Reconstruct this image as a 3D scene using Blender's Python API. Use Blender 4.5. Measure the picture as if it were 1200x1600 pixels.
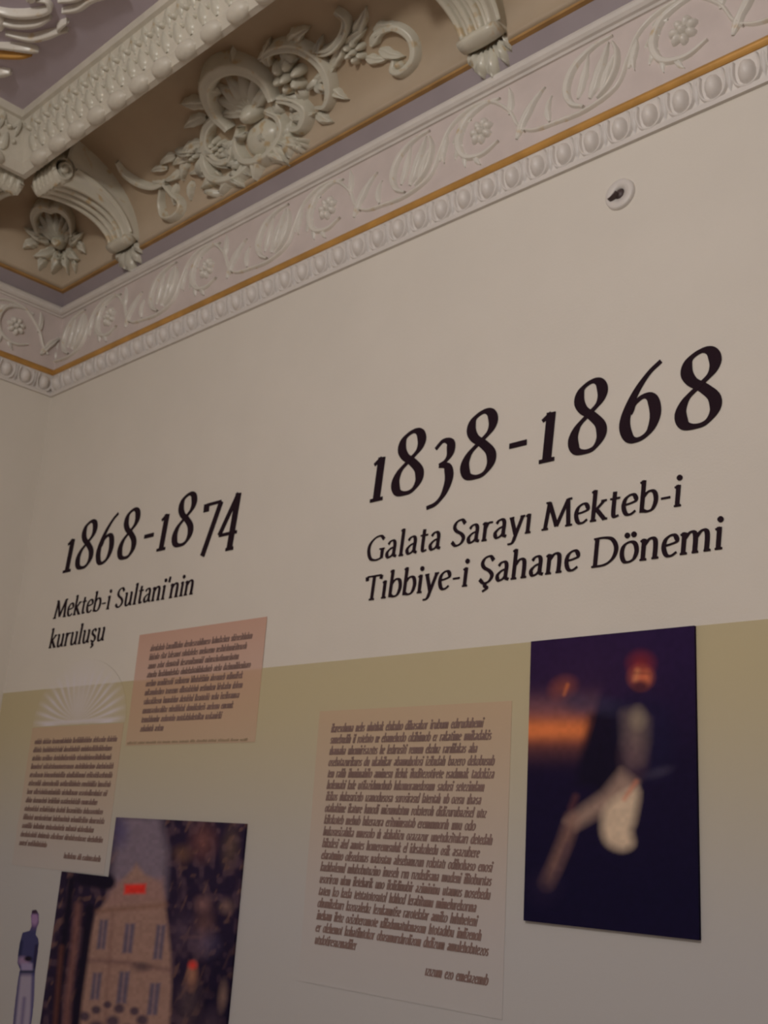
import bpy, math, random
import numpy as np
from mathutils import Matrix, Vector
random.seed(7)
rng = np.random.default_rng(7)
scene = bpy.context.scene
for o in list(bpy.data.objects):
    bpy.data.objects.remove(o)
COL = scene.collection
PI = math.pi

# ------------------------------------------------------------------ camera
# working units are turned into metres by S about the eye height
S = 0.8333
EYE = 1.6
FPX = 1747.75
YAW, PITCH, ROLL = -0.786754, 0.294122, 0.067595
CX, CD = 7.0943, 3.6
fw = np.array([math.sin(YAW)*math.cos(PITCH), math.cos(YAW)*math.cos(PITCH), math.sin(PITCH)])
_r = np.cross(fw, [0, 0, 1]); _r /= np.linalg.norm(_r)
_u = np.cross(_r, fw)
RT = _r*math.cos(ROLL)+_u*math.sin(ROLL)
UP = -_r*math.sin(ROLL)+_u*math.cos(ROLL)
CAM = np.array([CX, -CD, EYE])


def W(x, u, z):
    """working units (along wall, out from wall, height) -> metres"""
    return np.array([x*S, -u*S, EYE+(z-EYE)*S])


def wall_px(px, py, u=0.0):
    d = fw+RT*(px-600)/FPX+UP*(800-py)/FPX
    q = CAM+d*((CD-u)/d[1])
    return q[0], q[2]


def to_px(x, u, z):
    d = np.stack([np.asarray(x)-CAM[0], -np.asarray(u)-CAM[1], np.asarray(z)-CAM[2]], -1)
    k = d@fw
    return 600+FPX*(d@RT)/k, 800-FPX*(d@UP)/k


cam_data = bpy.data.cameras.new('camera')
cam_data.sensor_fit = 'VERTICAL'
cam_data.sensor_height = 32.0
cam_data.lens = FPX*32.0/1600.0
cam_data.clip_start = 0.05
cam_data.dof.use_dof = True          # the phone focused short of the wall: the photograph is soft all over
cam_data.dof.focus_distance = 2.0
cam_data.dof.aperture_fstop = 8.0
cam = bpy.data.objects.new('camera', cam_data)
COL.objects.link(cam)
M = Matrix.Identity(4)
for i in range(3):
    M[i][0] = RT[i]; M[i][1] = UP[i]; M[i][2] = -fw[i]
p0 = W(CX, CD, EYE)
for i in range(3):
    M[i][3] = p0[i]
cam.matrix_world = M
scene.camera = cam

# ------------------------------------------------------------------ world, exposure, lights
world = bpy.data.worlds.new('world')
scene.world = world
world.use_nodes = True
world.node_tree.nodes['Background'].inputs[0].default_value = (0.5, 0.55, 0.62, 1)
world.node_tree.nodes['Background'].inputs[1].default_value = 0.3
scene.view_settings.view_transform = 'Standard'
scene.view_settings.look = 'None'
scene.view_settings.gamma = 1
scene.view_settings.use_curve_mapping = False
scene.view_settings.exposure = 0.0


def point_light(name, loc, energy, color, radius):
    l = bpy.data.lights.new(name, 'POINT')
    l.energy = energy; l.color = color; l.shadow_soft_size = radius
    o = bpy.data.objects.new(name, l)
    o.location = loc
    COL.objects.link(o)
    return o


CHAND = (4.3, -4.15, 4.28)          # hanging lamp in the middle of the room, out of view
CHAND_E = 205
FILL_E = 1.5                         # added fill glow of the window behind the camera
point_light('chandelier_light', CHAND, CHAND_E, (0.98, 0.925, 0.86), 0.20)

# ------------------------------------------------------------------ materials


def lin(c):
    c = np.asarray(c, float)/255.0
    return np.where(c <= 0.04045, c/12.92, ((c+0.055)/1.055)**2.4)


def mat(name, rgb, rough=0.7, metal=0.0, var=0.06, scale=6.0, bump=0.0, bscale=60.0, spec=0.5):
    m = bpy.data.materials.new(name)
    m.use_nodes = True
    nt = m.node_tree
    b = nt.nodes['Principled BSDF']
    b.inputs['Roughness'].default_value = rough
    b.inputs['Metallic'].default_value = metal
    b.inputs['Specular IOR Level'].default_value = spec
    tc = nt.nodes.new('ShaderNodeTexCoord')
    n = nt.nodes.new('ShaderNodeTexNoise')
    n.inputs['Scale'].default_value = scale
    n.inputs['Detail'].default_value = 4
    nt.links.new(tc.outputs['Object'], n.inputs['Vector'])
    r = nt.nodes.new('ShaderNodeValToRGB')
    c = np.asarray(rgb, float)
    r.color_ramp.elements[0].position = 0.3
    r.color_ramp.elements[1].position = 0.7
    r.color_ramp.elements[0].color = (*np.clip(c*(1-var), 0, 1), 1)
    r.color_ramp.elements[1].color = (*np.clip(c*(1+var), 0, 1), 1)
    nt.links.new(n.outputs['Fac'], r.inputs['Fac'])
    nt.links.new(r.outputs['Color'], b.inputs['Base Color'])
    if bump > 0:
        n2 = nt.nodes.new('ShaderNodeTexNoise')
        n2.inputs['Scale'].default_value = bscale
        nt.links.new(tc.outputs['Object'], n2.inputs['Vector'])
        bp = nt.nodes.new('ShaderNodeBump')
        bp.inputs['Strength'].default_value = bump
        bp.inputs['Distance'].default_value = 0.01
        nt.links.new(n2.outputs['Fac'], bp.inputs['Height'])
        nt.links.new(bp.outputs['Normal'], b.inputs['Normal'])
    return m


def gilt_mat(name, white, gold, amount=0.5):
    """off-white glossy plaster with worn patches of gilding"""
    m = mat(name, white, rough=0.3, var=0.05, scale=9)
    nt = m.node_tree
    b = nt.nodes['Principled BSDF']
    tc = nt.nodes.new('ShaderNodeTexCoord')
    n = nt.nodes.new('ShaderNodeTexNoise')
    n.inputs['Scale'].default_value = 17
    n.inputs['Detail'].default_value = 3
    nt.links.new(tc.outputs['Object'], n.inputs['Vector'])
    r = nt.nodes.new('ShaderNodeValToRGB')
    r.color_ramp.elements[0].position = amount
    r.color_ramp.elements[1].position = amount+0.1
    nt.links.new(n.outputs['Fac'], r.inputs['Fac'])
    mx = nt.nodes.new('ShaderNodeMixRGB')
    old = b.inputs['Base Color'].links[0].from_socket
    nt.links.new(r.outputs['Color'], mx.inputs['Fac'])
    nt.links.new(old, mx.inputs['Color1'])
    mx.inputs['Color2'].default_value = (*gold, 1)
    nt.links.new(mx.outputs['Color'], b.inputs['Base Color'])
    return m


def vcol_mat(name, rough=0.75):
    m = bpy.data.materials.new(name)
    m.use_nodes = True
    nt = m.node_tree
    b = nt.nodes['Principled BSDF']
    b.inputs['Roughness'].default_value = rough
    b.inputs['Specular IOR Level'].default_value = 0.15
    a = nt.nodes.new('ShaderNodeVertexColor')
    a.layer_name = 'print'
    nt.links.new(a.outputs['Color'], b.inputs['Base Color'])
    return m


MT = {
    'wall': mat('wall_paint', (0.73, 0.685, 0.61), 0.75, var=0.02, scale=3, bump=0.05, bscale=120),
    'plaster': mat('white_plaster', (0.70, 0.66, 0.62), 0.42, var=0.05, scale=12),
    'frieze': mat('frieze_ground', (0.64, 0.56, 0.53), 0.5, var=0.05, scale=8),
    'relief': gilt_mat('relief_plaster', (0.72, 0.685, 0.62), (0.62, 0.50, 0.33), 0.62),
    'darker': gilt_mat('darker_relief_plaster', (0.63, 0.60, 0.50), (0.56, 0.44, 0.27), 0.60),  # darker copy of the relief plaster for the ceiling ornaments
    'darker_plain': mat('darker_plaster', (0.64, 0.60, 0.51), 0.4, var=0.07, scale=12),  # darker plain plaster for the ceiling frame, beads and bracket ribs
    'gilt_line': mat('dull_gilt_line', (0.40, 0.225, 0.075), 0.55, var=0.15, scale=10),
    'gold': mat('gilded_strip', (0.56, 0.30, 0.075), 0.42, metal=0.2, var=0.15, scale=10),
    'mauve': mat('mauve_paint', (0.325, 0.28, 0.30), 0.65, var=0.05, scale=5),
    'ceiling': mat('mauve_ceiling_paint', (0.50, 0.435, 0.50), 0.6, var=0.05, scale=5),  # same mauve, lightened to make up for weak light on the panel
    'tan': mat('tan_paint', (0.46, 0.36, 0.25), 0.6, var=0.06, scale=4),
    'ink': mat('dark_vinyl', (0.020, 0.009, 0.015), 0.75, var=0.1, spec=0.12),
    'ink2': mat('small_print', (0.24, 0.155, 0.135), 0.75, var=0.1),
    'print': vcol_mat('printed_colours'),
    'floor': mat('parquet', (0.20, 0.11, 0.06), 0.4, var=0.2, scale=5),
    'dark': mat('dark_metal', (0.075, 0.05, 0.05), 0.5, metal=0.2),
    'white': mat('white_enamel', (0.74, 0.74, 0.74), 0.35, var=0.02),
    'brass': mat('brass', (0.6, 0.42, 0.16), 0.3, metal=0.9),
    'shade': mat('opal_glass', (0.8, 0.77, 0.7), 0.3),
}

# ------------------------------------------------------------------ builders


def obj(name, verts, faces, m, parent=None, smooth=False, loc=None):
    me = bpy.data.meshes.new(name)
    v = np.asarray(verts, float).reshape(-1, 3)
    if parent is not None:
        v = v-np.asarray(ORIGIN[parent.name])
    elif loc is not None:
        v = v-np.asarray(loc)
    me.from_pydata(v.tolist(), [], faces)
    me.materials.append(m)
    if smooth:
        me.polygons.foreach_set('use_smooth', [True]*len(me.polygons))
    me.update()
    o = bpy.data.objects.new(name, me)
    COL.objects.link(o)
    if parent is not None:
        o.parent = parent
        ORIGIN[o.name] = ORIGIN[parent.name]
    else:
        l = np.zeros(3) if loc is None else np.asarray(loc)
        o.location = l
        ORIGIN[o.name] = l
    return o


ORIGIN = {}


def tag(o, label, cat, group=None, kind=None):
    o['label'] = label
    o['category'] = cat
    if group:
        o['group'] = group
    if kind:
        o['kind'] = kind
    return o


def thing(name, loc, label, cat, group=None, kind=None):
    o = bpy.data.objects.new(name, None)
    o.empty_display_size = 0.1
    COL.objects.link(o)
    o.location = loc
    ORIGIN[o.name] = np.asarray(loc, float)
    return tag(o, label, cat, group, kind)


def copy_tree(o, parent=None):
    c = o.copy()
    COL.objects.link(c)
    c.parent = parent
    ORIGIN[c.name] = ORIGIN[o.name]
    for ch in list(o.children):
        copy_tree(ch, c)
    return c


class MB:
    """collects vertices (working units or metres) and faces"""
    def __init__(self):
        self.v = []; self.f = []; self.n = 0

    def add(self, v, f):
        v = np.asarray(v, float).reshape(-1, 3)
        self.v.append(v)
        self.f += [tuple(i+self.n for i in q) for q in f]
        self.n += len(v)
        return self

    def verts(self):
        return np.concatenate(self.v)


def box_m(x0, x1, y0, y1, z0, z1):
    v = [(x0, y0, z0), (x1, y0, z0), (x1, y1, z0), (x0, y1, z0), (x0, y0, z1), (x1, y0, z1), (x1, y1, z1), (x0, y1, z1)]
    f = [(0, 3, 2, 1), (4, 5, 6, 7), (0, 1, 5, 4), (1, 2, 6, 5), (2, 3, 7, 6), (3, 0, 4, 7)]
    return v, f


def Wm(a):
    a = np.asarray(a, float)
    return np.stack([a[..., 0]*S, -a[..., 1]*S, EYE+(a[..., 2]-EYE)*S], -1)


def grid_faces(n, m, close_m=False, flip=False):
    f = []
    for i in range(n-1):
        for j in range(m if close_m else m-1):
            a = i*m+j; b = i*m+(j+1) % m; c = (i+1)*m+(j+1) % m; d = (i+1)*m+j
            f.append((a, b, c, d) if not flip else (d, c, b, a))
    return f


def spline(pts, n=8, closed=False):
    """Catmull-Rom through points of any dimension"""
    P = np.asarray(pts, float)
    N = len(P)
    out = []
    segs = N if closed else N-1
    for i in range(segs):
        if closed:
            a, b, c, d = P[(i-1) % N], P[i], P[(i+1) % N], P[(i+2) % N]
        else:
            b, c = P[i], P[i+1]
            a = P[i-1] if i > 0 else 2*b-c
            d = P[i+2] if i+2 < N else 2*c-b
        for k in range(n):
            t = k/n
            out.append(0.5*((2*b)+(-a+c)*t+(2*a-5*b+4*c-d)*t*t+(-a+3*b-3*c+d)*t**3))
    out.append(P[0] if closed else P[-1])
    return np.array(out)


# ---- relief primitives in local (s, t, h): along, up the surface, out of it

def strand(pts, hgt=0.05, K=7, n=6, groove=0.0, taper=True):
    """domed ribbon along a path; pts are (s, t, r) or (s, t, r, lift)"""
    P = np.asarray(pts, float)
    if P.shape[1] == 3:
        P = np.concatenate([P, np.zeros((len(P), 1))], 1)
    P = spline(P, n)
    d = np.gradient(P[:, :2], axis=0)
    d /= np.linalg.norm(d, axis=1)[:, None]+1e-9
    nrm = np.stack([-d[:, 1], d[:, 0]], 1)
    a = np.linspace(-1, 1, K)
    prof = np.sqrt(np.clip(1-a*a, 0, 1))*(1-groove*np.exp(-(a/0.3)**2))
    rows = []
    rmax = P[:, 2].max()
    for i in range(len(P)):
        r = max(P[i, 2], 0.001)
        xy = P[i, :2]+nrm[i]*a[:, None]*r
        h = prof*hgt*(0.35+0.65*r/rmax)+P[i, 3]
        h[0] = h[-1] = min(-0.012, 0)
        rows.append(np.concatenate([xy, h[:, None]], 1))
    v = np.concatenate(rows)
    f = grid_faces(len(P), K)
    f += [tuple(range(K)), tuple((len(P)-1)*K+j for j in reversed(range(K)))]
    return v, f


def dome(s, t, rs, rt, h, rot=0.0, n=12, rings=4, base=-0.012):
    v = []
    for i in range(rings+1):
        ph = i/rings*PI/2
        rr = math.cos(ph) if i < rings else 0.02
        for j in range(n):
            a = 2*PI*j/n
            x, y = rs*rr*math.cos(a), rt*rr*math.sin(a)
            v.append((s+x*math.cos(rot)-y*math.sin(rot), t+x*math.sin(rot)+y*math.cos(rot), base+(h-base)*math.sin(ph)))
    f = grid_faces(rings+1, n, True)
    f.append(tuple(rings*n+j for j in range(n)))
    return v, f


def leaf(s, t, ang, length, width, h=0.05, curve=0.0, lobes=0, n=14, K=7, tip=0.3, lift=0.0):
    """acanthus-like leaf: domed halves either side of a sunk midrib, lobed edge, raised tip"""
    v = []
    a = np.linspace(-1, 1, K)
    x, y, th = s, t, ang
    st = length/(n-1)
    for i in range(n):
        q = i/(n-1)
        w = width*0.5*math.sin(PI*min(1, 0.08+0.92*q)**0.75)
        if lobes:
            w *= 0.74+0.32*abs(math.sin(PI*lobes*q))
        w = max(w, 0.002)
        nx, ny = -math.sin(th), math.cos(th)
        hh = h*(math.sin(PI*min(1, q*0.8+0.15))*0.75+tip*q*q)+lift
        for b in a:
            rib = 1-0.45*math.exp(-(b/0.28)**2)
            hz = hh*math.sqrt(max(0, 1-b*b*0.9))*rib
            if abs(b) > 0.99:
                hz = -0.012
            v.append((x+nx*b*w, y+ny*b*w, hz))
        x += math.cos(th)*st; y += math.sin(th)*st
        th += curve/(n-1)
    f = grid_faces(n, K)
    f.append(tuple(range(K)))
    f.append(tuple((n-1)*K+j for j in reversed(range(K))))
    return v, f


def spiral_pts(s, t, r0, turns, a0, dirn=1, w0=0.03, w1=0.018, n=14, rend=0.18):
    P = []
    for i in range(n):
        q = i/(n-1)
        r = r0*(1-(1-rend)*q**0.85)
        a = a0+dirn*2*PI*turns*q
        P.append((s+r*math.cos(a), t+r*math.sin(a), w0+(w1-w0)*q))
    return P


def flower(mb, s, t, r, h, petals=6, rot=0.0):
    for k in range(petals):
        a = rot+2*PI*k/petals
        mb.add(*dome(s+math.cos(a)*r*0.6, t+math.sin(a)*r*0.6, r*0.42, r*0.30, h*0.75, a, 9, 3))
    mb.add(*dome(s, t, r*0.32, r*0.32, h, 0, 9, 3))


# surfaces: local (s, t, h) -> working (x, u, z)
FRU = 0.028


def map_frieze(v, x0=0.0, z0=5.0):
    v = np.asarray(v, float)
    return np.stack([v[:, 0]+x0, FRU+0.62*v[:, 2], v[:, 1]+z0], 1)


CU0, CUR, CZ0, CZR = 0.11, 0.75, 5.38, 0.52
ARC = 0.64


def map_cove(v, x0=0.0):
    v = np.asarray(v, float)
    th = v[:, 1]/ARC
    u = CU0+CUR*(1-np.cos(th)); z = CZ0+CZR*np.sin(th)
    nu = np.cos(th)/CUR; nz = -np.sin(th)/CZR
    L = np.sqrt(nu*nu+nz*nz)
    return np.stack([v[:, 0]+x0, u+nu/L*v[:, 2], z+nz/L*v[:, 2]], 1)


CEZ = 5.955


def map_ceil(v):
    v = np.asarray(v, float)
    return np.stack([v[:, 0], v[:, 1], CEZ-v[:, 2]], 1)


# ------------------------------------------------------------------ room shell
RX, RY = 13.0, 8.4                  # working units
RXm, RYm = RX*S, RY*S
ZC = W(0, 0, CEZ)[2]
ZT = ZC+0.15
t = 0.15
tag(obj('wall_back', *box_m(-t, RXm+t, 0, t, 0, ZT), MT['wall']), 'plain cream wall carrying the printed display', 'wall', kind='structure')
tag(obj('wall_left', *box_m(-t, 0, -RYm, 0, 0, ZT), MT['wall']), 'plain cream side wall left of the display corner', 'wall', kind='structure')
tag(obj('wall_right', *box_m(RXm, RXm+t, -RYm, 0, 0, ZT), MT['wall']), 'plain cream wall at the right end of the room', 'wall', kind='structure')
tag(obj('wall_front', *box_m(-t, RXm+t, -RYm-t, -RYm, 0, ZT), MT['wall']), 'plain cream wall with added window opposite the display', 'wall', kind='structure')
tag(obj('floor', *box_m(-t, RXm+t, -RYm-t, t, -0.1, 0), MT['floor']), 'dark wooden floor of the room', 'floor', kind='structure')
ceil_o = tag(obj('ceiling', *box_m(-t, RXm+t, -RYm-t, t, ZC, ZC+0.2), MT['ceiling']), 'mauve painted flat ceiling panel inside the moulded frame', 'ceiling', kind='structure')


def ring(profile, name, m, label, cat, smooth=False, x1=RX, y1=RY, closed=True):
    """closed (u,z) profile run along the back wall and the left wall as one mitred length"""
    P = np.asarray(profile, float)
    k = len(P)
    rows = []
    rows.append(np.stack([np.full(k, x1), P[:, 0], P[:, 1]], 1))
    rows.append(np.stack([P[:, 0], P[:, 0], P[:, 1]], 1))
    rows.append(np.stack([P[:, 0], np.full(k, y1), P[:, 1]], 1))
    v = Wm(np.concatenate(rows))
    f = grid_faces(3, k, True)
    f += [tuple(range(k)), tuple(2*k+j for j in reversed(range(k)))]
    o = obj(name, v, f, m, smooth=False)
    return tag(o, label, cat, kind='structure')


def arcp(u0, z0, r, a0, a1, n=6, rz=None):
    rz = r if rz is None else rz
    return [(u0+r*math.cos(a0+(a1-a0)*i/n), z0+rz*math.sin(a0+(a1-a0)*i/n)) for i in range(n+1)]


# egg-and-dart moulding under the gilded strip
EGZ0, EGZ1 = 4.585, 4.735
egg_trim = ring([(-0.02, EGZ0), (0.018, EGZ0), (0.022, EGZ0+0.022), (0.012, EGZ0+0.028), (0.014, EGZ0+0.06), (0.030, EGZ1-0.01), (0.034, EGZ1), (-0.02, EGZ1)],
                'trim_1', MT['plaster'], 'white egg-and-dart moulding below the gilded strip', 'moulding')
gold_trim = ring([(-0.02, EGZ1), (0.040, EGZ1)]+[(0.040+0.012*math.sin(PI*i/6), EGZ1+0.043*i/6) for i in range(1, 6)]+[(0.040, EGZ1+0.043), (-0.02, EGZ1+0.043)],
                 'trim_2', MT['gold'], 'gilded strip between the frieze and the egg-and-dart moulding', 'moulding')
frieze = ring([(-0.02, EGZ1+0.043), (FRU, EGZ1+0.043), (FRU, 5.20), (-0.02, 5.20)], 'trim_3', MT['frieze'],
              'pinkish grey plaster frieze with white acanthus scrolls', 'frieze')
lip = ring([(-0.02, 5.195), (FRU+0.012, 5.195), (FRU+0.02, 5.205)]+arcp(0.045, 5.238, 0.034, -PI/2, PI/2, 6)+[(-0.02, 5.272)], 'trim_4', MT['plaster'],
           'white rounded lip along the top of the frieze', 'moulding')
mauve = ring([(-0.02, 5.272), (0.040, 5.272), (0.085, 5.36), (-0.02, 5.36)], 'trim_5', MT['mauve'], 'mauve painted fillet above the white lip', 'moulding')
gline = ring([(-0.02, 5.36), (0.088, 5.36), (0.108, 5.364), (0.111, 5.374), (0.105, 5.381), (-0.02, 5.381)], 'trim_6', MT['gilt_line'], 'thin gilded line at the foot of the tan cove', 'moulding')
cp = [(CU0+CUR*(1-math.cos(a)), CZ0+CZR*math.sin(a)) for a in np.linspace(0, PI/2, 22)]
cove = ring([(-0.02, CZ0)]+cp+[(CU0+CUR, CEZ+0.02), (-0.02, CEZ+0.02)], 'trim_7', MT['tan'], 'tan painted concave cove between frieze and ceiling frame', 'cove')
for p_ in cove.data.polygons:
    p_.use_smooth = True
# ceiling frame (beam) hanging below the ceiling
BA, BB = (0.895, 5.605), (1.02, CEZ)
beam = ring([(0.845, CEZ+0.02), (0.845, 5.63), (0.858, 5.605), BA, (0.925, 5.66), (0.925, 5.675), (1.0, 5.90), (1.025, 5.905), (1.03, CEZ), (1.02, CEZ+0.02)], 'trim_8', MT['darker_plain'],
            'white carved plaster frame around the mauve ceiling panel', 'moulding')

# ---- eggs and darts
EG = 0.1472


def egg_mesh():
    mb = MB()
    mb.add(*dome(0, 0, 0.040, 0.055, 0.036, 0, 12, 5))
    return mb


def shell_rim():
    mb = MB()
    P = [(-0.052, 0.055, 0.008), (-0.061, 0.0, 0.011), (-0.045, -0.045, 0.011), (0, -0.062, 0.009), (0.045, -0.045, 0.011), (0.061, 0.0, 0.011), (0.052, 0.055, 0.008)]
    mb.add(*strand([(a*0.95, b, c*0.85) for a, b, c in P], 0.020, 5, 3))
    return mb


def dart_mesh():
    mb = MB()
    mb.add(*leaf(0, 0.055, -PI/2, 0.12, 0.03, 0.03, 0, 0, 7, 5))
    return mb


def map_egg(v):
    v = np.asarray(v, float)
    z = v[:, 1]+4.668
    return np.stack([v[:, 0], 0.014+(z-4.645)*0.2+v[:, 2], z], 1)


def make_piece(name, mb, mp, m, parent, loc0):
    """mesh built about the wall origin, object placed by its location"""
    o = obj(name, Wm(mp(mb.verts()))-np.array([0, 0, 0]), mb.f, m, None, True)
    o.parent = parent
    return o


def place(o, x=None, s=None):
    """on the back wall at x, or on the left wall at distance s from the corner"""
    if x is not None:
        o.location = (x*S, 0, 0)
        o.rotation_euler = (0, 0, 0)
    else:
        o.location = (0, -s*S, 0)
        o.rotation_euler = (0, 0, PI/2)


def repeat(proto, spots, parent):
    first = True
    for kind, q in spots:
        o = proto if first else copy_tree(proto)
        first = False
        o.parent = parent
        place(o, **{kind: q})


egg0 = make_piece('egg', egg_mesh(), map_egg, MT['plaster'], egg_trim, None)
rim0 = make_piece('egg_rim', shell_rim(), map_egg, MT['plaster'], egg_trim, None)
dart0 = make_piece('dart', dart_mesh(), map_egg, MT['plaster'], egg_trim, None)
ne = 46
repeat(egg0, [('x', 0.086+EG*i) for i in range(ne)]+[('s', 0.086+EG*i) for i in range(18)], egg_trim)
repeat(rim0, [('x', 0.086+EG*i) for i in range(ne)]+[('s', 0.086+EG*i) for i in range(18)], egg_trim)
repeat(dart0, [('x', 0.086+EG*(i+0.5)) for i in range(ne)]+[('s', 0.086+EG*(i+0.5)) for i in range(18)], egg_trim)

# ---- frieze rinceau, one unit = curl with bud + curl with rosette
PER = 1.1


def frieze_part(kind):
    mb = MB()
    if kind == 'stem':
        mb.add(*strand([(-0.60, -0.10, 0.007), (-0.52, -0.14, 0.010), (-0.40, -0.155, 0.011), (-0.24, -0.165, 0.012), (-0.08, -0.12, 0.011), (-0.02, 0.0, 0.011),
                        (0.04, 0.11, 0.011), (0.16, 0.165, 0.012), (0.30, 0.15, 0.011), (0.42, 0.04, 0.010), (0.47, -0.06, 0.010), (0.52, -0.12, 0.008)], 0.035, 5, 4))
    elif kind == 'curl':
        mb.add(*strand([(-0.10, 0.165, 0.006), (-0.20, 0.155, 0.012), (-0.30, 0.10, 0.018), (-0.345, 0.0, 0.020), (-0.32, -0.09, 0.016), (-0.25, -0.14, 0.008)], 0.055, 7, 5, 0.3))
        mb.add(*strand([(-0.10, 0.13, 0.006), (-0.075, 0.06, 0.013), (-0.08, -0.02, 0.014), (-0.12, -0.09, 0.012), (-0.18, -0.13, 0.006)], 0.05, 7, 5))
        mb.add(*leaf(-0.285, -0.08, 1.15, 0.22, 0.045, 0.05, 0.35, 3))
        mb.add(*leaf(-0.22, -0.11, 1.05, 0.27, 0.058, 0.07, 0.3, 3))
        mb.add(*leaf(-0.16, -0.10, 1.2, 0.20, 0.040, 0.05, -0.2, 2))
    elif kind == 'rosette':
        flower(mb, 0.25, 0.0, 0.072, 0.07, 7, 0.3)
    elif kind == 'leaf_wrap':
        mb.add(*strand([(0.36, 0.14, 0.006), (0.26, 0.15, 0.012), (0.15, 0.11, 0.020), (0.105, 0.0, 0.022), (0.15, -0.10, 0.016), (0.26, -0.135, 0.012), (0.36, -0.10, 0.007)], 0.055, 7, 5, 0.3))
        for k in range(5):
            a = 2.2+k*0.55
            mb.add(*leaf(0.25+0.125*math.cos(a), 0.125*math.sin(a), a+0.6, 0.08, 0.032, 0.045, 0.6, 0, 8, 5))
    elif kind == 'side_leaf':
        mb.add(*leaf(0.47, -0.14, 1.15, 0.27, 0.050, 0.06, -0.5, 3))
        mb.add(*leaf(0.42, 0.02, 1.3, 0.16, 0.040, 0.05, 0.7, 2))
        mb.add(*leaf(-0.02, -0.05, 0.9, 0.15, 0.036, 0.05, 0.8, 2))
        mb.add(*leaf(0.02, 0.06, -1.9, 0.14, 0.036, 0.05, 0.6, 2))
        mb.add(*leaf(-0.44, -0.13, 1.9, 0.14, 0.036, 0.05, -0.9, 2))
    return mb


def frieze_unit():
    e = obj('acanthus_scroll', Wm(map_frieze(frieze_part('stem').verts())), frieze_part('stem').f, MT['relief'], None, True)
    for k in ('curl', 'rosette', 'leaf_wrap', 'side_leaf'):
        mb = frieze_part(k)
        o = obj(k, Wm(map_frieze(mb.verts())), mb.f, MT['relief'], None, True)
        o.parent = e
    return e


fu = frieze_unit()
spots = [('x', 2.665+PER*i) for i in range(-2, 5)]+[('s', 0.62+PER*i) for i in range(3)]
repeat(fu, spots, frieze)

# ---- beads and carved leaves on the ceiling frame
BS = 0.2205


def bead_verts():
    mb = MB()
    n, m = 12, 8
    v = []
    for i in range(m+1):
        ph = -PI/2+PI*i/m
        for j in range(n):
            a = 2*PI*j/n
            v.append((0.083*math.sin(ph), 0.905+0.052*max(math.cos(ph), 0.02)*math.cos(a), 5.632+0.052*max(math.cos(ph), 0.02)*math.sin(a)))
    mb.add(v, grid_faces(m+1, n, True)+[tuple(range(n)), tuple(m*n+j for j in reversed(range(n)))])
    return mb


b_ = bead_verts()
bead0 = obj('bead', Wm(b_.verts()), b_.f, MT['darker_plain'], None, True)
repeat(bead0, [('x', 0.9+BS*i) for i in range(1, 29)]+[('s', 0.9+BS*i) for i in range(1, 14)], beam)


def carve_unit():
    """carved leaf work on the sloping face, local s along, t up the face"""
    mb = MB()
    p0_, p1_ = np.array([0.925, 5.672]), np.array([1.0, 5.902])
    dv = p1_-p0_; L = np.linalg.norm(dv); dv /= L
    nv = np.array([dv[1], -dv[0]])

    def mp(v):
        v = np.asarray(v, float)
        q = p0_+v[:, 1:2]*dv+v[:, 2:3]*nv
        return np.stack([v[:, 0], q[:, 0], q[:, 1]], 1)
    for s0 in (-0.055, 0.055):
        a, f = leaf(s0, 0.01, PI/2, 0.12, 0.07, 0.035, 0, 2, 8, 5); mb.add(mp(a), f)
        a, f = leaf(s0+0.055, 0.235, -PI/2, 0.11, 0.055, 0.03, 0, 2, 8, 5); mb.add(mp(a), f)
        a, f = dome(s0, 0.165, 0.022, 0.022, 0.03, 0, 8, 3); mb.add(mp(a), f)
        for sg in (-1, 1):
            a, f = leaf(s0+sg*0.008, 0.16, PI/2-sg*0.9, 0.075, 0.03, 0.028, sg*0.6, 0, 7, 5); mb.add(mp(a), f)
        a, f = dome(s0+0.055, 0.09, 0.014, 0.02, 0.024, 0, 8, 3); mb.add(mp(a), f)
    return mb


cu_ = carve_unit()
carve0 = obj('carved_leaf', Wm(cu_.verts()), cu_.f, MT['darker'], None, True)
repeat(carve0, [('x', 1.02+BS*i+BS/2) for i in range(0, 28)]+[('s', 1.02+BS*i+BS/2) for i in range(0, 13)], beam)

# ------------------------------------------------------------------ scroll brackets on the cove


VT, VH = 0.86, 0.255            # centre of the upper volute, up the cove and out of it


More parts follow.
